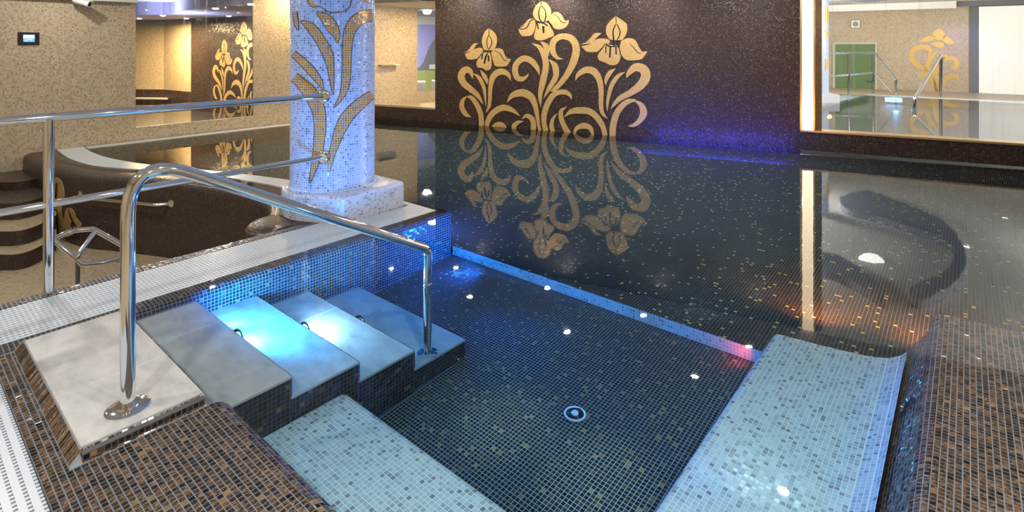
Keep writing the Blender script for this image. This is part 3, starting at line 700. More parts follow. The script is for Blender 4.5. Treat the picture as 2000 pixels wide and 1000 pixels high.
# white curved grating on it, following the surveyed edges
g_out = smooth([(1.68,9.70),(1.66,9.2),(1.66,8.71),(1.73,8.12),(1.87,7.74),(2.02,7.43),(2.27,6.92),(2.47,6.44),(2.62,5.84),(2.70,5.45),(2.74,5.0)])
g_in = smooth([(1.98,9.70),(1.95,9.2),(1.97,8.67),(2.04,8.2),(2.16,7.72),(2.34,7.25),(2.50,6.85),(2.64,6.45),(2.79,6.01),(2.92,5.55),(2.98,5.0)])
G3 = empty('overflow_grating', (2.2,7.4,ZD), 'white curved overflow grating on the brown pool wall', 'grating')
mb = MB(); mg = MB()
def rib(mb, a, b, z0, z1, slots=True):
    for k in range(len(a)-1):
        n = max(2, int(math.dist(a[k],a[k+1])/0.022)) if slots else 1
        for j in range(n):
            u0, u1 = j/n, (j+(0.82 if slots else 1.0))/n
            q = [tuple(a[k][i]*(1-u)+a[k+1][i]*u for i in (0,1)) for u in (u0,u1)] + [tuple(b[k][i]*(1-u)+b[k+1][i]*u for i in (0,1)) for u in (u1,u0)]
            mb.prism(q, z0, z1)
rib(mb, g_out, g_in, ZD-0.012, ZD+0.004); o = mb.build('grating_bars', M_GRATE, G3); o['kind'] = 'stuff'
rib(mg, g_out, g_in, ZD-0.03, ZD-0.013, False); mg.build('gutter', M_GAP, G3)
G4 = empty('overflow_grating', (4.0,YL-0.1,ZD), 'white straight overflow grating along the foot of the beige wall', 'grating')
mb = MB(); x = 1.99
while x < 6.3: mb.box((x,YL-0.26,ZD-0.012),(x+0.018,YL-0.03,ZD+0.004)); x += 0.022
o = mb.build('grating_bars', M_GRATE, G4); o['kind'] = 'stuff'
mb = MB(); mb.box((1.7,YL-0.30,-0.6),(6.4,YL-0.001,ZD-0.013)); mb.build('gutter', M_BROWN, G4)

# basin floor, stairs, back rim
mb = MB()
mb.face([(-2.6,4.2,ZB),(2.6,4.2,ZB),(2.6,YL,ZB),(-2.6,YL,ZB)], [(-2.6/PITCH,0),(2.6/PITCH,0),(2.6/PITCH,270),(-2.6/PITCH,270)])
setp(mb.build('floor', M_SAND), 'sand coloured mosaic floor of the sunken basin', kind='structure')
mb = MB(); mb.face([(-2.6,-2.6,-0.11),(0.9,-2.6,-0.11),(0.9,3.5,-0.11),(-2.6,3.5,-0.11)], [(0,0),(170,0),(170,300),(0,300)])
setp(mb.build('floor', M_SAND), 'sand mosaic walkway under the grating', kind='structure')
BS = empty('basin_steps', (0.4,8.2,ZB), 'curved brown mosaic steps with sand treads in the sunken basin', 'steps')
def px_arc(d0, bulge, z):
    pts = []
    for px in (-260,-160,-60,0,30,55,75,92,104,110):
        t = max(0, (px-20)/90.0)
        pts.append(xyd(px, d0 + bulge*t*t))
    return smooth(pts, 4)
levels = [(5.45,-0.70),(5.68,-0.545),(6.05,-0.36),(6.6,-0.26)]
zb = ZB
backs = [xyd(130,9.3), xyd(-260,9.3)]
for k, (d0, z) in enumerate(levels):
    f_ = px_arc(d0, 0.55, z)
    q = f_ + [xyd(112, 7.6), (0.9,YL-0.02), (-2.5,YL-0.02)]
    mb = MB()
    n = len(f_); Ls = 0
    for i in range(n-1):
        a, b = f_[i], f_[i+1]; l = math.dist(a,b)
        mb.face([(*a,zb),(*b,zb),(*b,z),(*a,z)], [(Ls/PITCH,zb/PITCH),((Ls+l)/PITCH,zb/PITCH),((Ls+l)/PITCH,z/PITCH),(Ls/PITCH,z/PITCH)]); Ls += l
    mb.build('step_riser', M_BROWN, BS)
    mt = MB()
    mt.face([(*p,z) for p in q], [(p[0]/PITCH,p[1]/PITCH) for p in q]); mt.build('step_tread', M_SAND if k < 2 else M_BROWN, BS)
    zb = z

# lily mosaic on the curved wall
def ray_path(px, path):
    r = (px-CX)/F; v = np.array([r*AX[0]+AX[1], r*AY[0]+AY[1]]); best = None
    for a, b in zip(path, path[1:]):
        e = np.array(b)-np.array(a); M = np.array([[v[0],-e[0]],[v[1],-e[1]]])
        if abs(np.linalg.det(M)) < 1e-9: continue
        t, u = np.linalg.solve(M, np.array(a))
        if 0 <= u <= 1 and t > 0 and (best is None or t < best[0]): best = (t, e)
    if best is None: return None
    return v*best[0], best[1]/np.linalg.norm(best[1])

# ------------------------------------------------------------------ inlay builder: ribbons and petals drawn in the picture plane, laid on their own surface
def spline(pts, n=7):
    return smooth(pts, n)
def ribbon_outline(pts):
    c = spline(pts); L_, R_ = [], []
    for k, p in enumerate(c):
        a = c[max(k-1,0)]; b = c[min(k+1,len(c)-1)]; t = (b[0]-a[0], b[1]-a[1]); l = math.hypot(*t) or 1
        w_ = max(p[2], 0.4)/2; L_.append((p[0]-t[1]/l*w_, p[1]+t[0]/l*w_)); R_.append((p[0]+t[1]/l*w_, p[1]-t[0]/l*w_))
    return L_, R_
def inlay(name, to3d, parent, mat, ribbon=None, poly=None, h=0.004, base=0.0):
    """to3d(px, py, lift) -> (point, uv)"""
    mb = MB()
    def q3(pts, lifts):
        P, U = [], []
        for p, l in zip(pts, lifts):
            r = to3d(p[0], p[1], l)
            if r is None: return None
            P.append(r[0]); U.append(r[1])
        return P, U
    def add(pts, lifts):
        r = q3(pts, lifts)
        if r: mb.face(r[0], r[1])
    if ribbon:
        L_, R_ = ribbon_outline(ribbon)
        for k in range(len(L_)-1):
            add([L_[k],L_[k+1],R_[k+1],R_[k]], [base+h]*4)
            add([L_[k],L_[k+1],L_[k+1],L_[k]], [base,base,base+h,base+h]); add([R_[k],R_[k+1],R_[k+1],R_[k]], [base,base,base+h,base+h])
        loop = None
    else:
        pts = [p for p in smooth([(p[0],p[1],0) for p in poly+[poly[0]]], 3)][:-1]
        cx_ = sum(p[0] for p in pts)/len(pts); cy_ = sum(p[1] for p in pts)/len(pts)
        P, U = q3(pts, [base+h]*len(pts)) or (None, None)
        if P is None: return None
        bm = bmesh.new(); vv = [bm.verts.new(p) for p in P]; f = bm.faces.new(vv); uvl = bm.loops.layers.uv.new('UVMap')
        for lp, u in zip(f.loops, U): lp[uvl].uv = u
        res = bmesh.ops.triangulate(bm, faces=[f])
        me = bpy.data.meshes.new(name)
        B = q3(pts, [base]*len(pts))
        vb = [bm.verts.new(p) for p in B[0]]
        for k in range(len(vv)):
            j = (k+1) % len(vv); bm.faces.new((vv[k],vv[j],vb[j],vb[k]))
        bmesh.ops.recalc_face_normals(bm, faces=bm.faces[:])
        bm.to_mesh(me); bm.free(); me.materials.append(mat)
        return link(name, me, parent)
    if not mb.f: return None
    return mb.build(name, mat, parent)
def wall3d(px, py, lift):
    p = wall_pt(px); z = zat(p[0], p[1], py); s = ws(p)
    return wp(s, z, lift), (s/PITCH, z/PITCH)
sc = 6.665
def C(o, pts): return [((o[0]+p[0]/sc), (o[1]+p[1]/sc)) + ((p[2]/sc,) if len(p) > 2 else ()) for p in pts]
A1, A2, A3, A4 = (880,0), (1080,0), (880,120), (1080,120)
MUR = empty('iris_mural', wp(ws(wall_pt(1075)), ZW, 0), 'gold mosaic irises with scrolling leaves on the dark pool wall', 'mural')
leaves = [C(A3, [(288,222,8),(262,135,60),(195,108,84),(138,185,88),(170,280,84),(260,360,74),(350,440,58),(425,558,5)]),
 C(A3, [(292,158,5),(370,210,45),(430,330,45),(450,450,30),(460,585,4)]), C(A3, [(388,112,5),(440,190,52),(470,250,38),(478,300,5)]),
 C(A3, [(783,252,5),(750,170,52),(655,132,82),(560,190,76),(522,330,56),(512,500,46),(500,590,40),(458,670,4)]),
 C(A3, [(268,722,5),(200,690,55),(148,595,62),(160,510,50),(208,458,16)]), C(A3, [(205,462,12),(270,470,48),(340,560,62),(390,680,65),(402,780,65),(403,842,64)]),
 C(A3, [(475,845,52),(490,770,65),(560,665,76),(680,603,80),(800,632,58),(905,712,4)]), C(A3, [(533,852,4),(585,826,50),(630,820,66),(680,830,55),(728,858,4)]),
 C(A1, [(1158,978,5),(1125,880,58),(1050,792,76),(950,762,78),(862,830,76),(840,920,75),(868,1010,72),(930,1030,60),(985,1000,36),(1018,958,4)]),
 C(A3, [(1060,-235,5),(1150,-190,48),(1210,-100,74),(1240,10,80),(1236,110,80),(1205,250,84),(1172,400,62),(1168,500,40),(1176,592,4)]),
 C(A1, [(1170,540,5),(1240,600,72),(1262,680,50),(1270,735,4)]),
 C(A3, [(738,532,5),(810,440,70),(930,408,98),(1040,455,92),(1098,560,68),(1128,700,50),(1145,820,40),(1165,905,36)]),
 C(A3, [(1240,905,66),(1218,800,62),(1222,680,72),(1265,550,76),(1333,445,74),(1400,405,66),(1490,400,62),(1555,440,42),(1575,495,4)]),
 C(A3, [(930,752,5),(985,708,48),(1050,735,64),(1078,800,66),(1078,893,66)]), C(A3, [(955,780,5),(880,792,46),(832,832,60),(826,880,58)]),
 C(A4, [(60,675,5),(5,740,38),(-18,830,55),(0,922,58)]), C(A4, [(185,590,5),(112,640,48),(106,730,62),(140,830,64),(200,940,76)]),
 C(A4, [(150,720,5),(240,652,66),(350,637,84),(470,650,82),(570,725,76),(650,850,68),(680,965,62)]),
 C(A4, [(275,945,28),(310,870,52),(400,836,76),(480,862,60),(515,930,40),(518,968,16)]),
 C(A4, [(295,250,5),(330,170,55),(430,112,84),(530,130,92),(600,230,78),(628,380,66),(625,550,60),(645,670,46),(708,745,5)]),
 C(A4, [(815,92,5),(740,150,58),(692,240,46),(690,312,5)]), C(A4, [(940,138,5),(850,190,50),(770,300,56),(725,450,46),(710,560,30),(708,650,4)]),
 C(A4, [(960,215,5),(990,150,62),(1080,75,104),(1185,110,118),(1205,210,125),(1130,320,110),(1000,412,82),(880,475,70),(800,555,42),(752,620,4)]),
 C(A4, [(776,972,80),(782,850,84),(820,700,82),(890,590,76),(980,520,64),(1080,507,28)]), C(A4, [(1070,512,18),(1150,570,66),(1180,670,92),(1130,770,70),(1050,830,45),(975,838,4)]),
 C(A2, [(130,765,5),(60,755,40),(8,690,68),(-8,600,78),(25,520,78),(110,475,76),(220,490,86),(290,570,92),(302,680,96),(270,800,96),(225,900,86),(165,1000,74),(85,1100,64),(20,1160,52),(-33,1190,5)]),
 [(850+p[0]/3.333, p[1]/3.333, p[2]/3.333) for p in [(742,388,4),(780,430,38),(785,500,36),(745,570,28),(706,640,3)]]]
for q in leaves:
    e = [(p[0], p[1], p[2]+1.0) for p in q]
    o = inlay('leaf', wall3d, MUR, M_GOLD, ribbon=q, h=0.005)
petals = [C(A1, [(497,372),(545,400),(590,450),(607,510),(598,580),(570,640),(510,655),(440,645),(415,580),(410,520),(430,450),(460,400)]),
 C(A1, [(365,565),(310,565),(265,610),(240,655),(180,680),(240,672),(300,640),(330,590)]), C(A1, [(187,702),(240,680),(300,645),(370,622),(415,632),(418,680),(370,740),(330,768),(235,775),(205,740)]),
 C(A1, [(575,634),(630,628),(680,650),(700,700),(735,765),(785,770),(760,820),(720,862),(600,865),(560,820),(540,740),(530,680)]),
 C(A1, [(405,692),(480,680),(520,700),(535,780),(535,860),(510,905),(460,918),(420,885),(360,880),(338,830),(355,770)]),
 C(A1, [(1185,18),(1240,35),(1290,90),(1312,150),(1300,220),(1265,270),(1200,285),(1130,270),(1085,220),(1073,170),(1095,100),(1140,45)]),
 C(A1, [(1095,245),(1030,245),(985,285),(950,350),(890,372),(900,425),(935,468),(1000,470),(1065,450),(1105,350)]),
 C(A2, [(5,165),(60,158),(110,190),(140,240),(170,275),(205,260),(200,310),(160,360),(110,380),(50,382),(0,350),(-40,290),(-60,240)]),
 C(A1, [(1130,298),(1200,290),(1270,300),(1310,370),(1345,430),(1340,470),(1290,490),(1200,525),(1120,520),(1088,480),(1105,400)]),
 C(A2, [(820,205),(880,250),(950,300),(968,350),(960,430),(920,500),(880,522),(760,520),(715,480),(692,420),(700,340),(740,280)]),
 C(A2, [(635,432),(545,432),(500,480),(460,540),(365,575),(470,568),(530,528),(580,480)]), C(A2, [(365,600),(460,582),(540,524),(620,500),(720,512),(740,560),(660,590),(600,660),(540,680),(440,672),(400,635)]),
 C(A2, [(890,530),(960,498),(1040,505),(1090,550),(1120,620),(1165,675),(1225,665),(1190,730),(1140,775),(980,785),(910,740),(870,640)]),
 C(A2, [(680,565),(780,590),(840,600),(870,690),(878,760),(850,820),(790,850),(730,840),(690,810),(610,790),(585,740),(600,690)])]
for q in petals: inlay('petal', wall3d, MUR, M_GOLD, poly=q, h=0.006)
veins = [C(A1, q) for q in ([(502,378,8),(502,420,8),(502,460,8)], [(500,460,8),(475,520,9),(480,600,9),(497,645,8)], [(503,460,8),(538,530,10),(530,590,10),(500,645,8)],
  [(490,680,9),(462,740,22),(440,830,18)], [(410,695,8),(385,730,10),(352,770,8)], [(495,720,18),(500,800,18)], [(570,660,6),(640,690,8),(690,770,9),(740,792,7)], [(525,690,9),(540,760,9),(565,840,8)],
  [(420,695,16),(408,770,16)], [(1182,25,9),(1180,60,9)], [(1178,75,9),(1150,150,14),(1160,240,16),(1190,290,12)], [(1185,75,9),(1235,140,10),(1240,230,16),(1215,300,10)],
  [(1100,250,10),(1045,270,12),(1000,350,12),(950,378,10),(890,370,8)], [(1210,340,30),(1212,430,20)], [(1130,290,14),(1145,380,14)], [(1265,270,12),(1330,340,9)], [(1130,290,16),(1210,300,18),(1270,340,14)],
  [(1340,185,6),(1400,220,7),(1440,280,9),(1490,298,8),(1510,285,5)])] + \
 [C(A2, q) for q in ([(822,210,9),(825,300,9)], [(820,310,10),(785,400,16),(790,500,18),(800,600,18)], [(830,310,10),(872,400,14),(865,470,14),(835,540,10),(880,680,10)],
  [(750,600,20),(740,750,20)], [(820,600,18),(825,710,16)], [(690,570,18),(730,600,18),(850,610,8)], [(680,575,10),(650,620,10),(610,670,9)], [(690,600,14),(690,690,14)],
  [(1000,565,5),(1060,630,10),(1110,685,9),(1145,692,7)], [(370,585,6),(440,583,7),(490,565,5)])]
for q in veins: inlay('vein', wall3d, MUR, M_INK, ribbon=q, h=0.0015, base=0.0062)

# ------------------------------------------------------------------ column
CC = np.array([2.69, 4.37]); CR = 0.362
ZP = 0.172
CO = empty('mosaic_column', (CC[0],CC[1],ZD), 'round pale blue mosaic column with gold leaf pattern on a square footed plinth', 'column')
mb = MB(); seg = 64
for k in range(seg):
    t0, t1 = 2*math.pi*k/seg, 2*math.pi*(k+1)/seg
    for z0, z1, r0, r1 in ((ZP+0.03,ZC,CR,CR),(ZP+0.012,ZP+0.03,CR+0.012,CR),(ZP,ZP+0.012,CR+0.035,CR+0.012)):
        mb.face([(CC[0]+r0*math.cos(t0),CC[1]+r0*math.sin(t0),z0),(CC[0]+r0*math.cos(t1),CC[1]+r0*math.sin(t1),z0),(CC[0]+r1*math.cos(t1),CC[1]+r1*math.sin(t1),z1),(CC[0]+r1*math.cos(t0),CC[1]+r1*math.sin(t0),z1)],
            [(t0*CR/PITCH,z0/PITCH),(t1*CR/PITCH,z0/PITCH),(t1*CR/PITCH,z1/PITCH),(t0*CR/PITCH,z1/PITCH)])
mb.build('shaft', M_COL, CO, True)
pts = [(CC[0]+0.432*math.cos(2*math.pi*k/72), CC[1]+0.432*math.sin(2*math.pi*k/72)) for k in range(72)]
for c in ((2.50,3.885),(3.11,3.93),(3.11,4.72)):
    pts += [(c[0]+0.02*math.cos(2*math.pi*k/8), c[1]+0.02*math.sin(2*math.pi*k/8)) for k in range(8)]
def hull(p):
    p = sorted(set(p))
    def half(it):
        h = []
        for q in it:
            while len(h) > 1 and (h[-1][0]-h[-2][0])*(q[1]-h[-2][1])-(h[-1][1]-h[-2][1])*(q[0]-h[-2][0]) <= 0: h.pop()
            h.append(q)
        return h
    a, b = half(p), half(reversed(p)); return a[:-1]+b[:-1]
H_ = hull(pts)
cen = (sum(p[0] for p in H_)/len(H_), sum(p[1] for p in H_)/len(H_))
def shrink(d): return [(p[0]-(p[0]-cen[0])/math.dist(p,cen)*d, p[1]-(p[1]-cen[1])/math.dist(p,cen)*d) for p in H_]
rg = [(0,ZD-0.01),(0,ZP-0.03),(0.004,ZP-0.012),(0.014,ZP-0.003),(0.03,ZP)]
mb = MB(); v = 0
for (o0,z0),(o1,z1) in zip(rg, rg[1:]):
    a, b = shrink(o0), shrink(o1); dv = math.hypot(o1-o0,z1-z0); Ls = 0
    for k in range(len(H_)):
        j = (k+1) % len(H_); l = math.dist(H_[k],H_[j])
        mb.face([(*a[k],z0),(*a[j],z0),(*b[j],z1),(*b[k],z1)], [(Ls/PITCH,v/PITCH),((Ls+l)/PITCH,v/PITCH),((Ls+l)/PITCH,(v+dv)/PITCH),(Ls/PITCH,(v+dv)/PITCH)]); Ls += l
    v += dv
t_ = shrink(0.03); mb.face([(*p,ZP) for p in t_], [(p[0]/PITCH,p[1]/PITCH) for p in t_]); mb.build('plinth', M_PLINTH, CO, True)
def col3d(px, py, lift):
    r = (px-CX)/F; v = np.array([r*AX[0]+AX[1], r*AY[0]+AY[1]])
    A_ = v@v; B_ = -2*(v@CC); D_ = CC@CC-(CR+lift)**2
    disc = B_*B_-4*A_*D_
    if disc < 0:
        t = -B_/(2*A_); p = v*t; q = CC+(p-CC)/np.linalg.norm(p-CC)*(CR+lift)
    else:
        q = v*((-B_-math.sqrt(disc))/(2*A_))
    z = zat(q[0], q[1], py); th = math.atan2(q[1]-CC[1], q[0]-CC[0])
    return (q[0],q[1],z), ((th % (2*math.pi))*CR/PITCH, z/PITCH)
def K(oy, pts): return [(560+p[0]/5, oy+p[1]/5, p[2]/5) for p in pts]
kl = [K(0, [(285,120,5),(370,170,85),(440,260,110),(490,350,62),(492,422,4)]), K(0, [(130,205,5),(230,262,82),(325,390,95),(400,530,95),(430,680,62),(455,922,4)]),
 K(0, [(838,150,112),(760,160,114),(665,222,118),(605,340,100),(588,500,88),(583,700,82),(568,850,72),(525,960,40),(458,1052,4)]),
 K(0, [(62,520,60),(140,592,70),(240,692,78),(320,800,52),(360,880,4)]), K(180, [(70,-150,90),(130,-95,95),(205,-20,125),(265,70,130),(312,190,122),(325,320,112),(318,450,100),(300,600,88),(260,760,50),(222,888,4)]),
 K(180, [(838,20,72),(740,95,100),(620,205,110),(545,320,108),(490,450,85),(440,620,52),(398,840,4)]), K(0, [(78,110,36),(92,220,40),(112,298,4)])]
def clampx(q): return [(min(max(p[0], 571.5), 727.5), p[1], p[2]) for p in q]
for q in kl:
    q = clampx(q)
    inlay('leaf_outline', col3d, CO, M_INK, ribbon=[(p[0],p[1],p[2]+2.4) for p in q], h=0.002)
    inlay('leaf', col3d, CO, M_GOLDC, ribbon=q, h=0.002, base=0.002)
fp = [(560+p[0]/5, p[1]/5) for p in [(195,-60),(205,20),(245,65),(330,65),(390,105),(460,120),(560,110),(610,70),(630,0),(630,-60)]]
inlay('petal', col3d, CO, M_GOLDC, poly=fp, h=0.003)
fp = [(560+p[0]/5, p[1]/5) for p in [(720,-50),(725,0),(760,24),(800,34),(830,38),(830,-50)]]
inlay('petal', col3d, CO, M_GOLDC, poly=fp, h=0.003)
inlay('leaf_outline', col3d, CO, M_INK, ribbon=[(599,-6,0.9),(602,5,0.9),(610,13.5,0.9),(626,13.5,0.9),(638,22,0.9),(652,25,0.9),(672,22.5,0.9),(683,14,0.9),(687,0,0.9)], h=0.002, base=0.002)

# lily on the curved basin wall
def tub3d(px, py, lift):
    r = ray_path(px, OUT)
    if r is None: return None
    p, e = r; n = np.array([e[1], -e[0]])
    if n @ p > 0: n = -n
    q = p + n*lift; z = zat(p[0], p[1], py); return (q[0],q[1],z), ((p[0]+p[1])/PITCH, z/PITCH)
LB = empty('lily_mosaic', (1.62,7.4,-0.5), 'gold mosaic lily low on the curved brown pool wall', 'mural')
Z7 = lambda pts: [(p[0]/3.125, 280+p[1]/3.125) for p in pts]
for q in ([(345,205),(375,230),(393,290),(388,340),(335,345),(300,330),(310,260)], [(335,385),(375,385),(375,440),(395,490),(380,560),(405,600),(400,620),(345,600),(310,540),(300,450)],
          [(410,395),(440,400),(462,440),(470,490),(495,480),(490,520),(440,560),(400,570),(385,500),(395,440)], [(262,390),(300,400),(300,470),(275,470)]):
    inlay('petal', tub3d, LB, M_GOLD, poly=Z7(q), h=0.006)
for q in ([(420,400,6),(445,470,6),(470,505,6)], [(350,240,10),(345,330,12)], [(345,400,14),(350,500,12)]):
    inlay('vein', tub3d, LB, M_INK, ribbon=[(p[0]/3.125, 280+p[1]/3.125, p[2]/3.125) for p in q], h=0.003, base=0.0062)

# ------------------------------------------------------------------ rails
def flange(name, c, axis, parent, r=0.05, t=0.008):
    mb = MB(); mb.lathe([(0,0),(r,0),(r,t*0.6),(r*0.9,t),(r*0.55,t*1.3),(r*0.55,t*2.2),(0,t*2.2)], c, axis, 28); return mb.build(name, M_CHROME, parent, True)
GR = empty('guard_rail', (0.675,4.108,ZD), 'chrome two bar guard rail in front of the sunken basin', 'railing')
xc = CC[0]-math.sqrt(CR**2-(4.108-CC[1])**2)
for z, r, nm in ((0.983,0.0265,'top_rail'),(0.475,0.021,'lower_rail')):
    tube(nm, [(-1.3,4.108,z),(xc+0.005,4.108,z)], r, M_CHROME, GR)
    d = Vector((xc-CC[0], 4.108-CC[1], 0)).normalized()
    c = Vector((xc,4.108,z)); flange('flange', (c.x-0.004,c.y,c.z), (d.x,d.y,0), GR, 0.058, 0.012)
for xx in (0.675, -1.25):
    tube('post', [(xx,4.108,ZD-0.02),(xx,4.108,0.97)], 0.0265, M_CHROME, GR)
    flange('flange', (xx,4.108,ZD-0.012), (0,0,1), GR, 0.032, 0.006)
HR = empty('handrail', (0.644,2.484,0.0), 'chrome stair handrail sloping down into the water', 'handrail')
hp = fillet([(0.644,2.484,0.0),(0.644,2.484,0.985),(2.083,2.394,0.225),(2.083,2.394,-0.381)], [0.15,0.05], 10)
tube('rail', hp, 0.0255, M_CHROME, HR, res=7)
flange('flange', (0.644,2.484,0.0), (0,0,1), HR, 0.075, 0.009); flange('flange', (2.083,2.394,-0.381), (0,0,1), HR, 0.06, 0.009)
mb = MB(); mb.lathe([(0.0262,-0.012),(0.0272,-0.01),(0.0272,0.01),(0.0262,0.012)], (2.083,2.394,0.02), (0,0,1), 24); mb.build('coupling', M_CHROME, HR, True)

BH = empty('basin_handrail', (*un(150,565,ZB+0.001)[:2], ZB), 'bent chrome loop handrail standing in the sunken basin', 'handrail')
def P3(px, py, z): return Vector((*un(px,py,z), z))
Aq, Bq, Cq, Dq = P3(104,467,-0.02), P3(182,447,-0.02), P3(262,492,-0.22), P3(162,517,-0.22)
mAB = (Aq+Bq)/2 + Vector((0.0,0.05,0.015)); mCD = (Cq+Dq)/2 + Vector((0.0,-0.04,-0.02))
loop = [Aq, mAB, Bq, Cq, mCD, Dq]
full = fillet([(Aq+Dq)/2] + [Aq,mAB,Bq,Cq,mCD,Dq] + [(Aq+Dq)/2], [0.02,0.4,0.03,0.03,0.4,0.03], 6)
tube('rail_loop', full[:-1], 0.019, M_CHROME, BH, closed=True)
leg = Dq*0.8+Aq*0.2
tube('leg', fillet([Bq*0.93+Cq*0.07, Vector((leg.x,leg.y,leg.z+0.03)), Vector((leg.x,leg.y,ZB))], 0.05, 6), 0.018, M_CHROME, BH)
l2 = Cq*0.45+Dq*0.55
tube('leg', fillet([l2+Vector((0,0,-0.02)), l2+Vector((0.12,-0.02,-0.05)), Vector((l2.x+0.2,l2.y-0.06,ZB))], 0.08, 6), 0.018, M_CHROME, BH)
flange('flange', (leg.x,leg.y,ZB), (0,0,1), BH, 0.05, 0.008)
GB = empty('grab_bar', (1.9,6.75,-0.27), 'chrome grab bar fixed to the curved brown wall', 'handrail')
def tubz(px, z, lift):
    p, e = ray_path(px, OUT); n = np.array([e[1],-e[0]]); n = -n if n @ p > 0 else n
    q = p+n*lift; return Vector((q[0],q[1],z)), Vector((n[0],n[1],0))
zg = -0.275
pts = [tubz(157,zg,0.0)[0], tubz(160,zg,0.09)[0], tubz(215,zg,0.09)[0], tubz(270,zg,0.09)[0], tubz(318,zg,0.09)[0], tubz(334,zg,0.0)[0]]
tube('bar', fillet(pts, [0.04,0.3,0.3,0.04], 5), 0.017, M_CHROME, GB)
for px in (157,334):
    p, n = tubz(px, zg, 0.0); flange('flange', p, n, GB, 0.04, 0.008)

# ------------------------------------------------------------------ small fittings
p = lw(56); zc_ = zat(p, YL, 75)
TH = empty('control_panel', (p, YL, zc_), 'black wall control panel with a small lit screen', 'panel')
hw = (lw(77)-lw(35))/2; hh = 0.088
mb = MB(); mb.box((p-hw,YL-0.02,zc_-hh),(p+hw,YL+0.002,zc_+hh)); o = mb.build('housing', M_BLACK, TH); bv = o.modifiers.new('b','BEVEL'); bv.width = 0.005; bv.segments = 2
sw, sh = (lw(67)-lw(45))/2, 0.048
mb = MB(); mb.box((p-sw,YL-0.0225,zc_+0.0),(p+sw,YL-0.0195,zc_+sh)); mb.build('screen_top', simple('screen_white',(0.8,0.8,0.8),0.3,0,(1.0,0.96,0.95),0.9), TH)
mb = MB(); mb.box((p-sw,YL-0.0225,zc_-sh),(p+sw,YL-0.0195,zc_-0.0)); mb.build('screen_bottom', simple('screen_blue',(0.1,0.3,0.7),0.3,0,(0.12,0.45,0.95),0.9), TH)
mb = MB()
for dx0, dx1, dz in ((-0.7,-0.3,-0.5),(-0.15,0.2,-0.35),(0.25,0.6,-0.4)): mb.box((p+sw*dx0,YL-0.0235,zc_+sh*dz-0.004),(p+sw*dx1,YL-0.0222,zc_+sh*dz+0.004))
mb.build('readout', simple('readout_white',(0.9,0.9,0.9),0.3,0,(1,1,1),0.9), TH)
p = lw(160); zc_ = zat(p, YL, 8)
CT = empty('security_camera', (p, YL, zc_+0.05), 'white bullet security camera under the ceiling trim', 'camera')
mb = MB(); mb.lathe([(0.035,0),(0.035,0.02),(0.015,0.03),(0.0,0.03)], (p-0.10,YL-0.1,zc_+0.05), (0,-1,0), 16); mb.build('bracket', M_PLAST, CT, True)
d = Vector((0.62,-0.7,-0.28)).normalized(); c0 = Vector((p-0.09,YL-0.13,zc_+0.04))
mb = MB(); mb.lathe([(0.0,-0.03),(0.03,-0.03),(0.042,-0.02),(0.045,0.0),(0.045,0.20),(0.038,0.2),(0.036,0.185)], c0, d, 20); mb.build('body', M_PLAST, CT, True)
mb = MB(); mb.lathe([(0.0,0.19),(0.02,0.192),(0.037,0.186)], c0, d, 20); mb.build('lens', M_BLACK, CT, True)
mb = MB(); side = d.cross(Vector((0,0,1))).normalized(); up = side.cross(d)
mb.obox(c0+d*0.09+up*0.048, d, side, up, 0.13, 0.04, 0.004); mb.build('hood', M_PLAST, CT)

xd_, yd_ = un(1123,815,floor_z(2.2)); zd_ = floor_z(xd_)+0.004
DRN = empty('floor_drain', (xd_,yd_,zd_), 'round chrome drain in the dark mosaic pool floor', 'drain')
mb = MB(); mb.lathe([(0.056,0),(0.056,0.008),(0.05,0.010),(0.046,0.006)], (xd_,yd_,zd_), (0,0,1), 28); mb.build('rim', M_GLINT_STEEL, DRN, True)
mb = MB(); mb.lathe([(0.047,0.003),(0.0,0.003)], (xd_,yd_,zd_), (0,0,1), 28); mb.build('bowl', M_BLACK, DRN)
mb = MB(); mb.lathe([(0.018,0.004),(0.018,0.012),(0.012,0.018),(0,0.020)], (xd_,yd_,zd_), (0,0,1), 18); mb.build('cap', M_GLINT_STEEL, DRN, True)
for k in range(3):
    t = 2*math.pi*k/3; mb = MB(); mb.obox((xd_+0.032*math.cos(t),yd_+0.032*math.sin(t),zd_+0.006), (math.cos(t),math.sin(t),0), (-math.sin(t),math.cos(t),0), (0,0,1), 0.016, 0.004, 0.003); mb.build('spoke', M_CHROME, DRN)
nzl = Vector((0.175, 0, 0.112)).normalized()
xn, yn = un(1770,790,-0.215); 
NZ = empty('wall_nozzle', (xn,0.203,-0.218), 'round dark water nozzle in the side wall above the blue bench', 'nozzle')
ax = Vector((0,0.842,0.539)); mb = MB(); mb.lathe([(0.045,0.0),(0.045,0.012),(0.034,0.016),(0.026,0.008)], (xn,0.203,-0.218), ax, 24); mb.build('rim', M_CHROME2, NZ, True)
mb = MB(); mb.lathe([(0.027,0.006),(0.012,0.002),(0,0.002)], (xn,0.203,-0.218), ax, 24); mb.build('opening', M_BLACK, NZ, True)

# hall downlights
for x, y, p_, c in DOWN:
    vis = (x > 4)
    D_ = empty('downlight', (x,y,ZC), 'small round recessed ceiling downlight, seen only where mirrored in the water', 'light', 'downlights of the pool hall')
    mb = MB(); mb.lathe([(0.046,0.0),(0.06,0.0),(0.06,-0.006),(0.05,-0.008),(0.046,-0.004)], (x,y,ZC), (0,0,1), 18); mb.build('rim', M_WHITEP, D_, True)

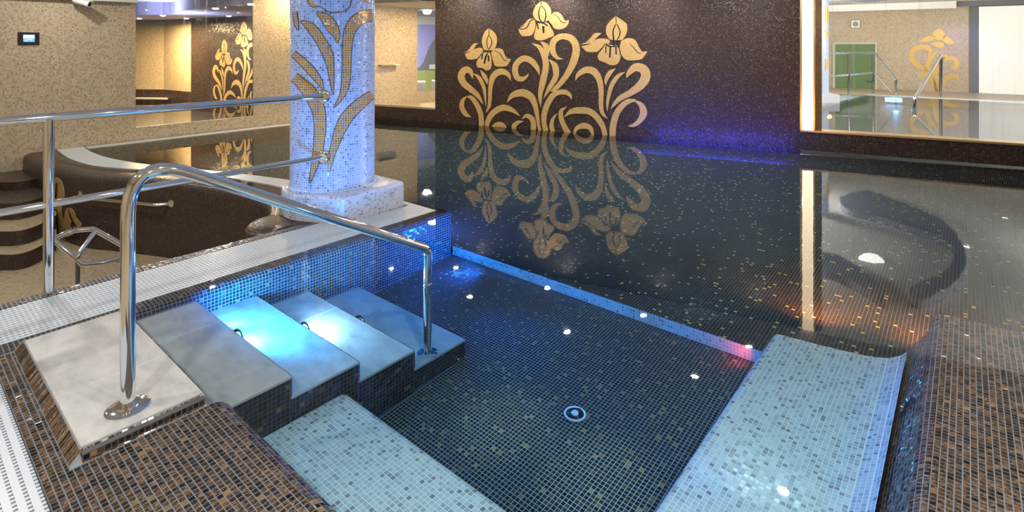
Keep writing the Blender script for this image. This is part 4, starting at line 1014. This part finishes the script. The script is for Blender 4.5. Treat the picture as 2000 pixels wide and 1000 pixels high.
# ------------------------------------------------------------------ room beyond the right window
R2 = 2.82
def nbp(px, d): return xyd(px, d)
Wa, Wb, Wc, Wd = nbp(1560, 19.7), nbp(1892, 17.2), nbp(1912, 17.05), nbp(2150, 15.6)
def vquad(mb, a, b, z0, z1, mi=0):
    l = math.dist(a,b); mb.face([(*a,z0),(*b,z0),(*b,z1),(*a,z1)], [(0,z0/PITCH),(l/PITCH,z0/PITCH),(l/PITCH,z1/PITCH),(0,z1/PITCH)], mi)
mb = MB(); vquad(mb, Wa, Wb, -0.9, R2); setp(mb.build('wall_far', M_BEIGE), 'beige mosaic wall of the room beyond the right window', kind='structure')
mb = MB(); vquad(mb, *[tuple(np.array(q)*0.985) for q in (Wa, xyd(1868,17.35))], 2.60, R2); setp(mb.build('trim_8', M_WHITEP), 'white cornice above the far beige wall', kind='structure')
mb = MB(); vquad(mb, Wb, Wc, -0.9, R2); vquad(mb, nbp(1870,17.2), Wd, zat(*Wc,12), R2+0.2); vquad(mb, Wc, Wd, -0.9, zat(*Wc,186))
setp(mb.build('trim_3', simple('grey_pillar_paint', (0.13,0.14,0.14), 0.5)), 'grey pillar and lintel beside the glowing panel', kind='structure')
PN = empty('luminous_screen', (*Wc, 0), 'large glowing white screen beyond the right window', 'screen')
mb = MB(); vquad(mb, Wc, Wd, zat(*Wc,186), zat(*Wc,13)); mb.build('diffuser', simple('panel_glow', (0.35,0.35,0.33), 0.5, 0, (1.0,0.96,0.84), 0.66), PN)
mb = MB(); P = [nbp(1540,8.2), nbp(2300,6.0), nbp(2300,20), nbp(1540,20)]
P = [(wallx(3.0)+0.25,3.0),(wallx(-3.5)+0.25,-3.5),(19.5,-8.0),(24.5,-2.0),(22.0,5.5),(14.0,5.5)]
mb.prism(P, R2, R2+0.1); setp(mb.build('ceiling', M_WHITEP), 'white ceiling of the room beyond the right window', kind='structure')
mb = MB(); mb.face([(x,y,ZW) for x,y in [(wallx(3.0)+0.26,3.0),(wallx(-3.5)+0.26,-3.5),(18.9,-5),(18.9,4.5),(13,4.5)]]); 
setp(mb.build('water', M_WATER_FAR), 'pool water of the room beyond the right window', kind='structure')
mb = MB(); P = [(wallx(3.0)+0.26,3.0),(wallx(-3.5)+0.26,-3.5),(18.95,-6),(18.95,5.5),(12,5.5)]
mb.face([(x,y,-0.25) for x,y in P], [(x/PITCH,y/PITCH) for x,y in P]); setp(mb.build('floor', simple('grey_pool_floor', (0.16,0.17,0.16), 0.4)), 'grey pool floor beyond the right window', kind='structure')
mb = MB(); mb.box((18.93,-5,-0.4),(22.5,4.5,-0.075)); setp(mb.build('floor', M_SAND), 'walkway floor beyond the far pool', kind='structure')
G5 = empty('overflow_grating', (19.1,0,ZD), 'white overflow grating of the pool beyond the right window', 'grating')
mb = MB(); mb.box((18.9,-4.5,-0.075),(19.35,2.35,ZD)); mb.build('grating_strip', M_GRATE, G5)
mb = MB(); a = un(1605,207,ZD); b = (18.95,2.3); dd = Vector((b[0]-a[0],b[1]-a[1],0)); nrm_ = Vector((-dd.y,dd.x,0)).normalized()*0.5
mb.prism([a, b, (b[0]+nrm_.x,b[1]+nrm_.y), (a[0]+nrm_.x,a[1]+nrm_.y)], -0.1, ZD); mb.build('grating_strip', M_GRATE, G5)
# door
dn0, dn1 = 1628, 1712
def wline(px):
    a, b = np.array(Wa), np.array(Wb); e = b-a; n = np.array([-e[1],e[0]]); n = n/np.linalg.norm(n); q = on_plane(px, n, n@a); return q, n
DO = empty('door_1', (*wline(1670)[0], -0.5), 'green door with pale frame in the far beige wall', None, kind='structure')
(n0, nw), (n1, _) = wline(dn0), wline(dn1)
nw = nw if nw @ n0 < 0 else -nw
def dquad(mb, pa, pb, z0, z1, lift):
    a, b = wline(pa)[0]+nw*lift, wline(pb)[0]+nw*lift; mb.face([(*a,z0),(*b,z0),(*b,z1),(*a,z1)])
def dbox(mb, pa, pb, z0, z1, l0, l1):
    a, b = wline(pa)[0], wline(pb)[0]; q = [a+nw*l0, b+nw*l0, b+nw*l1, a+nw*l1]; mb.prism([tuple(t) for t in q], z0, z1)
zt = zat(*n0, 83)
mb = MB(); dbox(mb, 1631, 1709, -0.5, zt-0.06, -0.02, 0.03); mb.build('door_leaf', simple('green_door_paint', (0.10,0.17,0.06), 0.35), DO)
mb = MB(); dbox(mb, 1626.5, 1631, -0.5, zt, -0.02, 0.06); dbox(mb, 1709, 1713, -0.5, zt, -0.02, 0.06); dbox(mb, 1631, 1709, zt-0.06, zt, -0.02, 0.06); mb.build('door_frame', simple('pale_door_frame', (0.5,0.5,0.38), 0.5), DO)
mb = MB(); zh = zat(*n1,158); dbox(mb, 1692, 1704, zh-0.02, zh+0.02, 0.05, 0.09); mb.build('door_handle', M_CHROME, DO)
SP = empty('wall_speaker', (*wline(1671)[0], zat(*n0,48)), 'small white loudspeaker on the far beige wall', 'speaker')
zs = zat(*n0,48); mb = MB(); dbox(mb, 1663, 1679, zs-0.12, zs+0.12, 0, 0.12); mb.build('housing', M_PLAST, SP)
mb = MB(); c = wline(1671)[0]+nw*0.12; mb.lathe([(0.0,0.01),(0.07,0.012),(0.085,0.0)], (*c,zs), (*nw,0), 18); mb.build('speaker_cone', simple('speaker_grey',(0.25,0.25,0.24),0.6), SP, True)
# second iris
F2 = empty('iris_mural', (*wline(1830)[0], 0.3), 'pale gold iris on the far beige wall, seen through the right window', 'mural')
def far3d(px, py, lift):
    q, _ = wline(px); z = zat(q[0],q[1],py); q = q+nw*lift; return (q[0],q[1],z), (px*0.4, z/PITCH)
M_GOLD2 = simple('gold_inlay', (0.62,0.40,0.10), 0.35, 0.2)
ZZ = lambda pts: [(1500+p[0]/2.858, p[1]/2.858)+((p[2]/2.858,) if len(p) > 2 else ()) for p in pts]
for q in ([(895,320,6),(905,280,22),(870,262,28),(820,275,28),(800,310,26),(815,345,28),(860,380,22),(895,400,5)], [(950,280,4),(900,340,26),(890,400,22),(905,430,4)],
          [(970,285,4),(950,330,20),(930,400,26),(935,470,22),(945,530,24)], [(835,425,5),(880,420,20),(920,450,24),(940,530,26)], [(1020,385,4),(1050,370,26),(1045,330,22),(1000,325,20),(965,345,20),(945,400,8)],
          [(1070,445,6),(1040,425,22),(1000,435,24),(965,480,24),(950,530,24)], [(1000,300,4),(985,320,16),(960,345,4)]):
    inlay('leaf', far3d, F2, M_GOLD2, ribbon=ZZ(q), h=0.01)
for q in ([(955,158),(980,175),(990,205),(965,225),(930,215),(918,185)], [(845,235),(880,205),(930,200),(925,220),(890,232)], [(980,195),(1010,210),(1040,240),(1000,245),(975,225)], [(905,245),(940,235),(980,240),(975,265),(940,262)]):
    inlay('petal', far3d, F2, M_GOLD2, poly=ZZ(q), h=0.01)
# rails beyond
def PD(px, py, d): x, y = xyd(px, d); return Vector((x, y, zat(x, y, py)))
GR2 = empty('guard_rail', (*xyd(1658,16.0), ZD), 'distant chrome guard rail in front of the green door', 'railing')
for pts, r in (([PD(1600,104,15.6),PD(1708,103,16.0),PD(1750,156,16.0)],0.03), ([PD(1600,151,15.6),PD(1708,142,16.0),PD(1741,180,16.0)],0.024), ([PD(1658,104,15.8),PD(1658,189,15.8)],0.03),
               ([PD(1705,104,15.99),PD(1705,184,15.99)],0.03), ([PD(1750,156,16.0),PD(1750,184,16.0)],0.03)):
    tube('rail_tube', pts, r, M_CHROME, GR2)
HR2 = empty('handrail', (*xyd(1837,15.0), ZD), 'distant chrome handrail at the edge of the far pool', 'handrail')
tube('rail', fillet([PD(1837,196,15.0),PD(1838,106,15.0),PD(1786,192,12.8),PD(1785,225,12.8)], [0.1,0.05], 6), 0.04, M_CHROME, HR2)
# far column
cx2, cy2 = xyd(1597, 14.0)
CO2 = empty('mosaic_column', (cx2,cy2,ZD), 'distant pale blue mosaic column behind the light strip', 'column')
mb = MB(); mb.lathe([(0.25,0.16),(0.25,R2)], (cx2,cy2,0), (0,0,1), 32); mb.build('shaft', simple('pale_blue_mosaic_far', (0.42,0.50,0.66), 0.3), CO2, True)
mb = MB(); e1 = Vector((AX[0],AY[0],0)); mb.obox((cx2+0.02*e1.x,cy2+0.02*e1.y,0.055), e1, Vector((AX[1],AY[1],0)), Vector((0,0,1)), 0.37, 0.3, 0.115); mb.build('plinth', simple('plinth_far', (0.5,0.52,0.58), 0.35), CO2)
for (h0,h1,dx0,wd) in ((1.9,2.35,0.10,0.10),(1.55,1.75,0.02,0.10),(0.75,1.0,0.1,0.08)):
    mb = MB(); t = [(cx2+0.255*math.cos(q), cy2+0.255*math.sin(q)) for q in [math.atan2(-AY[1],-AX[1])+a for a in (0.2,0.4,0.6,0.8,1.0)]]
    for k in range(4): mb.face([(*t[k],h0+0.06*k),(*t[k+1],h0+0.06*(k+1)),(*t[k+1],h1-0.05*(k-1)),(*t[k],h1-0.05*(k-2))])
    mb.build('leaf', M_GOLD2, CO2)
# S-shaped soffit seen in the water through the window, ceiling lamps
def blob(name, pts, z0, z1, mat, label):
    q = smooth([(p[0],p[1]) for p in pts+[pts[0]]], 8)[:-1]
    mb = MB(); mb.prism(q, z0, z1); return setp(mb.build(name, mat), label, kind='structure')
def rf(px, py, zc):
    d = F*(zc-(2*ZW-CH))/(py-HOR); return xyd(px, d)
zs_ = 2.66
blob('trim_4', [rf(p[0],p[1],zs_) for p in ((1640,385),(1690,372),(1760,395),(1840,430),(1885,490),(1870,545),(1800,585),(1780,560),(1850,525),(1860,480),(1800,450),(1720,425),(1650,405))], zs_, R2, M_SOFFIT2, 'curved grey soffit under the ceiling beyond the right window')
blob('trim_5', [rf(p[0],p[1],zs_) for p in ((1590,490),(1640,500),(1700,540),(1730,570),(1720,580),(1660,545),(1600,520))], zs_, R2, M_SOFFIT2, 'narrow curved soffit under the ceiling beyond the right window')
for px, py in ((1668,398),(1768,428),(1845,453),(1888,481),(1805,589),(1963,427)):
    x, y = rf(px, py, R2)
    o = empty('downlight', (x,y,R2), 'small round downlight beyond the right window', 'light', 'downlights beyond the right window')
    mb = MB(); mb.lathe([(0.0,-0.012),(0.05,-0.012),(0.06,0.0)], (x,y,R2), (0,0,1), 16); mb.build('lens', M_GLOW, o, True)
x, y = rf(1702, 507, R2)
o = empty('ceiling_lamp', (x,y,R2), 'large round glowing ceiling lamp beyond the right window', 'light')
mb = MB(); mb.lathe([(0.0,-0.1),(0.12,-0.09),(0.2,-0.04),(0.22,0.0)], (x,y,R2), (0,0,1), 24); mb.build('shade', simple('lamp_glow', (1,1,1), 0.4, 0, (1,0.97,0.9), 6), o, True)
area('far_room_light', (12.0,-1.5,R2-0.12), 150, NEUT, 1.0); area('far_room_light', (17.0,-2.0,R2-0.05), 180, NEUT, 1.0); area('far_room_light', (16.5,3.6,R2-0.05), 140, NEUT, 1.0)
for cx_, cy_, cd in ((11.0,-3.2,0.6),(15.5,-3.6,0.6),(12.0,4.6,-0.6),(16.5,4.8,-0.6)): area('ceiling_fill', (cx_,cy_,1.95), 520, NEUT, 1.2, (0,cd,1))  # unseen upward fills, added to brighten the far ceiling mirrored in the water
spot('violet_lamp', PD(1885,25,16.4), 60, (0.25,0.2,1.0), PD(1880,150,17.0), 120, 0.8, 0.05)
spot('far_pool_lamp', PD(1750,210,13.8)+Vector((0,0,-0.05)), 25, (0.05,0.4,1.0), PD(1750,400,13), 170, 0.8, 0.05)
FLP = empty('pool_lamp', PD(1745,206,15.2), 'glowing blue underwater lamp of the far pool', 'lamp')
mb = MB(); c = PD(1745,206,15.2); c.z = -0.06; mb.lathe([(0,0.006),(0.16,0.006),(0.2,0.0),(0.2,-0.1)], c, (0,0,1), 20); mb.build('lens', simple('blue_lamp_glow', (0.2,0.5,1), 0.3, 0, (0.25,0.65,1.0), 5), FLP, True)

# ------------------------------------------------------------------ room beyond the left window
zr = 2.06
Q0, Q1, Q2, Q3 = xyd(225,15.4), xyd(320,15.2), xyd(373,14.4), xyd(540,12.6)
mb = MB(); vquad(mb, Q0, Q1, 0.18, zr); vquad(mb, Q1, Q2, 0.18, zr); setp(mb.build('wall_far', M_BEIGE), 'golden beige folded wall of the room beyond the left window', kind='structure')
mb = MB(); vquad(mb, Q0, Q1, -0.5, 0.18); vquad(mb, Q1, Q2, -0.5, 0.18); vquad(mb, Q2, Q3, -0.5, ZC); setp(mb.build('wall_far', M_WALLD), 'dark mosaic wall beyond the left window', kind='structure')
P = [(x265-2.5,YL+0.21),(10.0,YL+0.21),(10.0,12.3),xyd(540,12.6),xyd(373,14.5),xyd(320,15.3),xyd(200,15.6)]
P2 = [(-0.5,YL+0.21),(7.2,YL+0.21),(7.0,12.2),(6.2,13.0),(5.6,16.2),(4.6,18.0),(0.5,18.0)]
bm = bmesh.new(); f_ = bm.faces.new([bm.verts.new((x,y,ZW)) for x,y in P2]); bm.normal_update(); me = bpy.data.meshes.new('water'); bm.to_mesh(me); bm.free(); me.materials.append(M_WATER_FAR)
setp(link('water', me), 'pool water of the room beyond the left window', kind='structure')
mb = MB(); mb.face([(x,y,-0.3) for x,y in P2]); setp(mb.build('floor', M_GAP), 'dark pool floor beyond the left window', kind='structure')
mb = MB(); mb.prism(P2, ZC, ZC+0.1); setp(mb.build('ceiling', M_WHITEP), 'white ceiling beyond the left window', kind='structure')
a, b = xyd(258,15.1), xyd(328,15.0); 
LG = empty('ledge', (*a,0.02), 'thin white ledge on the dark wall beyond the left window', 'ledge')
mb = MB(); mb.prism([a, b, xyd(328,15.25), xyd(258,15.35)], zat(*a,194), zat(*a,191.5)); mb.build('board', M_WHITEP, LG)
# lilac soffit with spots
SF = [xyd(200,13.2), xyd(270,12.6), xyd(330,12.4), xyd(360,11.2), xyd(400,10.4), xyd(470,9.85), xyd(560,9.7), xyd(590,11.0), xyd(540,12.5), xyd(440,13.6), xyd(380,14.35), xyd(320,15.1), xyd(210,15.3)]
SF = [(x, max(y, YL+0.25)) for x, y in SF]
mb = MB(); mb.prism(smooth(SF+[SF[0]], 4)[:-1], 2.13, ZC-0.002); setp(mb.build('trim_6', M_SOFFIT), 'lilac curved ceiling soffit beyond the left window', kind='structure')
SPOTL = ['leftmost spotlight, low above the golden wall', 'second spotlight from the left in the lilac soffit', 'third spotlight from the left on the soffit edge', 'large spotlight at the middle of the upper soffit edge', 'rightmost spotlight beside the window jamb', 'spotlight above the left end of the dark wall', 'spotlight above the middle of the dark wall', 'low spotlight at the corner of golden and dark walls']
for kk, (px, py, z) in enumerate(((272,46,2.13),(318,30,2.13),(363,24,2.13),(421,16,2.13),(490,8,2.13),(399,36,2.13),(447,31,2.13),(364,40,2.13))):
    d = F*(z-CH)/(HOR-py); d = min(d, 14.2); x, y = xyd(px, d)
    if px == 491: x, y = xyd(491, 11.3)
    o = empty('downlight', (x,y,z), SPOTL[kk], 'light', 'spotlights beyond the left window')
    mb = MB(); mb.lathe([(0.0,-0.02),(0.045,-0.02),(0.055,0.0),(0.055,0.004)], (x,y,z), (0,0,1), 16); mb.build('lens', M_GLOW, o, True)
el = xyd(285, 11.6)
mb = MB(); mb.lathe([(0.0,-0.05),(0.75,-0.05),(0.8,0.0)], (el[0],max(el[1],YL+1.0),ZC-0.002), (0,0,1), 32); setp(mb.build('trim_7', simple('grey_recess_paint',(0.42,0.42,0.40),0.6), smooth=True), 'oval ceiling recess beyond the left window', kind='structure')
x, y = xyd(300,13.6); area('left_room_light', (x,y,2.0), 270, (1.0,0.70,0.34), 0.4); x, y = xyd(430,12.2); area('left_room_light', (x,y,2.08), 130, NEUT, 0.4)
x, y = xyd(330,11.6); area('left_room_uplight', (x,y,1.6), 60, (0.7,0.75,1.0), 0.6, (0,0.2,1))
# the same irises on the dark wall beyond: a copy of the mural, every piece copied
src0 = Vector(wp(ws(wall_pt(952)), 1.35)); src1 = Vector(wp(ws(wall_pt(1063)), 1.35))
def dline(px):
    a, b = np.array(Q2), np.array(Q3); e = b-a; n = np.array([-e[1],e[0]]); n /= np.linalg.norm(n); return on_plane(px, n, n@a)
t0, t1 = dline(437), dline(478)
dstd = Vector((t1[0]-t0[0], t1[1]-t0[1], 0)); srcd = (src1-src0); srcd.z = 0
scl = dstd.length/srcd.length
M_ = Matrix.Translation(Vector((t0[0],t0[1],1.35-0.12))) @ Matrix.Rotation(math.atan2(dstd.y,dstd.x)-math.atan2(srcd.y,srcd.x),4,'Z') @ Matrix.Diagonal((scl,scl,0.94,1)) @ Matrix.Translation(-src0)
MU2 = MUR.copy(); COL.objects.link(MU2); MU2['label'] = 'gold irises on a dark wall beyond the left window'
MU2.matrix_basis = M_ @ MUR.matrix_basis
for ch in list(MUR.children):
    c = ch.copy(); COL.objects.link(c); c.parent = MU2; c.matrix_parent_inverse = ch.matrix_parent_inverse

# ------------------------------------------------------------------ alcove behind the low wall
mb = MB(); mb.face([(wallx(YL)-0.02,YL,2.27),(10.2,YL,2.27),(11.0,6.0,2.27),(wallx(7.0)+0.1,7.0,2.27)]); setp(mb.build('ceiling', M_WHITEP), 'low white soffit over the alcove', kind='structure')
mb = MB(); mb.face([(wallx(YL),YL,0.1),(10.4,YL,0.1),(11.0,6.0,0.1),(wallx(6.5)+0.2,6.5,0.1)], [(0,0),(200,0),(200,200),(0,200)]); setp(mb.build('floor', M_SAND), 'alcove floor behind the low wall', kind='structure')
area('alcove_light', (7.7,8.6,2.24), 60, (1.0,0.72,0.38), 0.3)
p0, p1 = lw(739), lw(774); zz = zat(lw(757), YL, 126.5)
SH = empty('wall_shelf', ((p0+p1)/2, YL, zz), 'thin metal shelf on the golden wall of the alcove', 'shelf')
mb = MB(); mb.box((p0,YL-0.12,zz-0.012),(lw(765),YL+0.002,zz+0.008)); mb.build('board', simple('dull_brass',(0.35,0.28,0.14),0.35,0.6), SH)
mb = MB(); mb.box((lw(765),YL-0.12,zz-0.008),(p1,YL+0.002,zz+0.012)); mb.build('end_cap', M_PLAST, SH)
# picture room beyond window 3
YB = 13.0
def bx(px): return float(on_plane(px, (0,1), YB)[0])
LM = empty('landscape_mural', (bx(835),YB,0.3), 'wall picture of a dark mountain under a violet sky', 'mural')
def bz(px, py): return zat(bx(px), YB, py)
def bpoly(name, pts, off, mat):
    mb = MB(); q = [(bx(p[0]),YB-off,bz(*p)) for p in pts]; mb.face(q); mb.face([(p_[0],YB-off+0.004,p_[2]) for p_ in q]); mb.build(name, mat, LM)
bpoly('sky', [(790,48),(900,48),(900,140),(790,140)], 0.0, simple('violet_sky_print',(0.42,0.42,0.86),0.6))
bpoly('mountain', [(805,142),(820,130),(827,121),(833,105),(838,92),(846,80),(856,70),(880,62),(900,75),(900,142)], 0.01, simple('mountain_print',(0.20,0.21,0.24),0.7))
bpoly('meadow', [(790,138),(900,136),(900,190),(790,190)], 0.02, simple('meadow_print',(0.42,0.46,0.16),0.7))
mb = MB(); yquad(mb, bx(770), bx(920), -0.3, R2, YB+0.01); setp(mb.build('wall_far', M_WHITEP), 'white wall carrying the landscape picture', kind='structure')
mb = MB(); mb.box((7.5,YL+0.25,2.33),(13,YB,2.4)); setp(mb.build('ceiling', M_WHITEP), 'white ceiling of the picture room', kind='structure')
for px0, px1, py0, py1, lab in ((812,831,160,190,'white low cabinet under the mountain picture'), (843,866,158,192,'second white cabinet partly hidden by the dark wall')):
    c0, c1 = xyd(px0,14.6), xyd(px1,14.6)
    o = empty('cabinet', (*c0, zat(*c0,py1)), lab, 'cabinet')
    bk = xyd(px1,15.1); bk0 = xyd(px0,15.1)
    mb = MB(); mb.prism([c0,c1,bk,bk0], zat(*c0,py1), zat(*c0,py0)); mb.build('body', M_PLAST, o)
    mb = MB(); e0, e1_ = xyd(px0+1,14.58), xyd(px1-1,14.58); mb.prism([e0,e1_,xyd(px1-1,14.6),xyd(px0+1,14.6)], zat(*c0,py1)+0.03, zat(*c0,py0)-0.03); mb.build('door', M_WHITEP, o)
o = empty('notice_board', (bx(845), YB, bz(845,131)), 'small white notice on the mountain picture', 'sign')
mb = MB(); mb.box((bx(838),YB-0.05,bz(842,135)),(bx(852),YB-0.012,bz(842,126))); mb.build('board', M_PLAST, o)
x, y = xyd(834, 14.0); o = empty('ceiling_lamp', (x,y,2.33), 'glowing bowl lamp on the ceiling of the picture room', 'light')
mb = MB(); mb.lathe([(0,-0.11),(0.08,-0.1),(0.11,-0.05),(0.12,0)], (x,y,2.33), (0,0,1), 20); mb.build('shade', simple('bowl_glow',(1,1,1),0.4,0,(1,0.96,0.88),7), o, True)
area('picture_room_light', (x,11.6,2.3), 150, NEUT, 0.5)
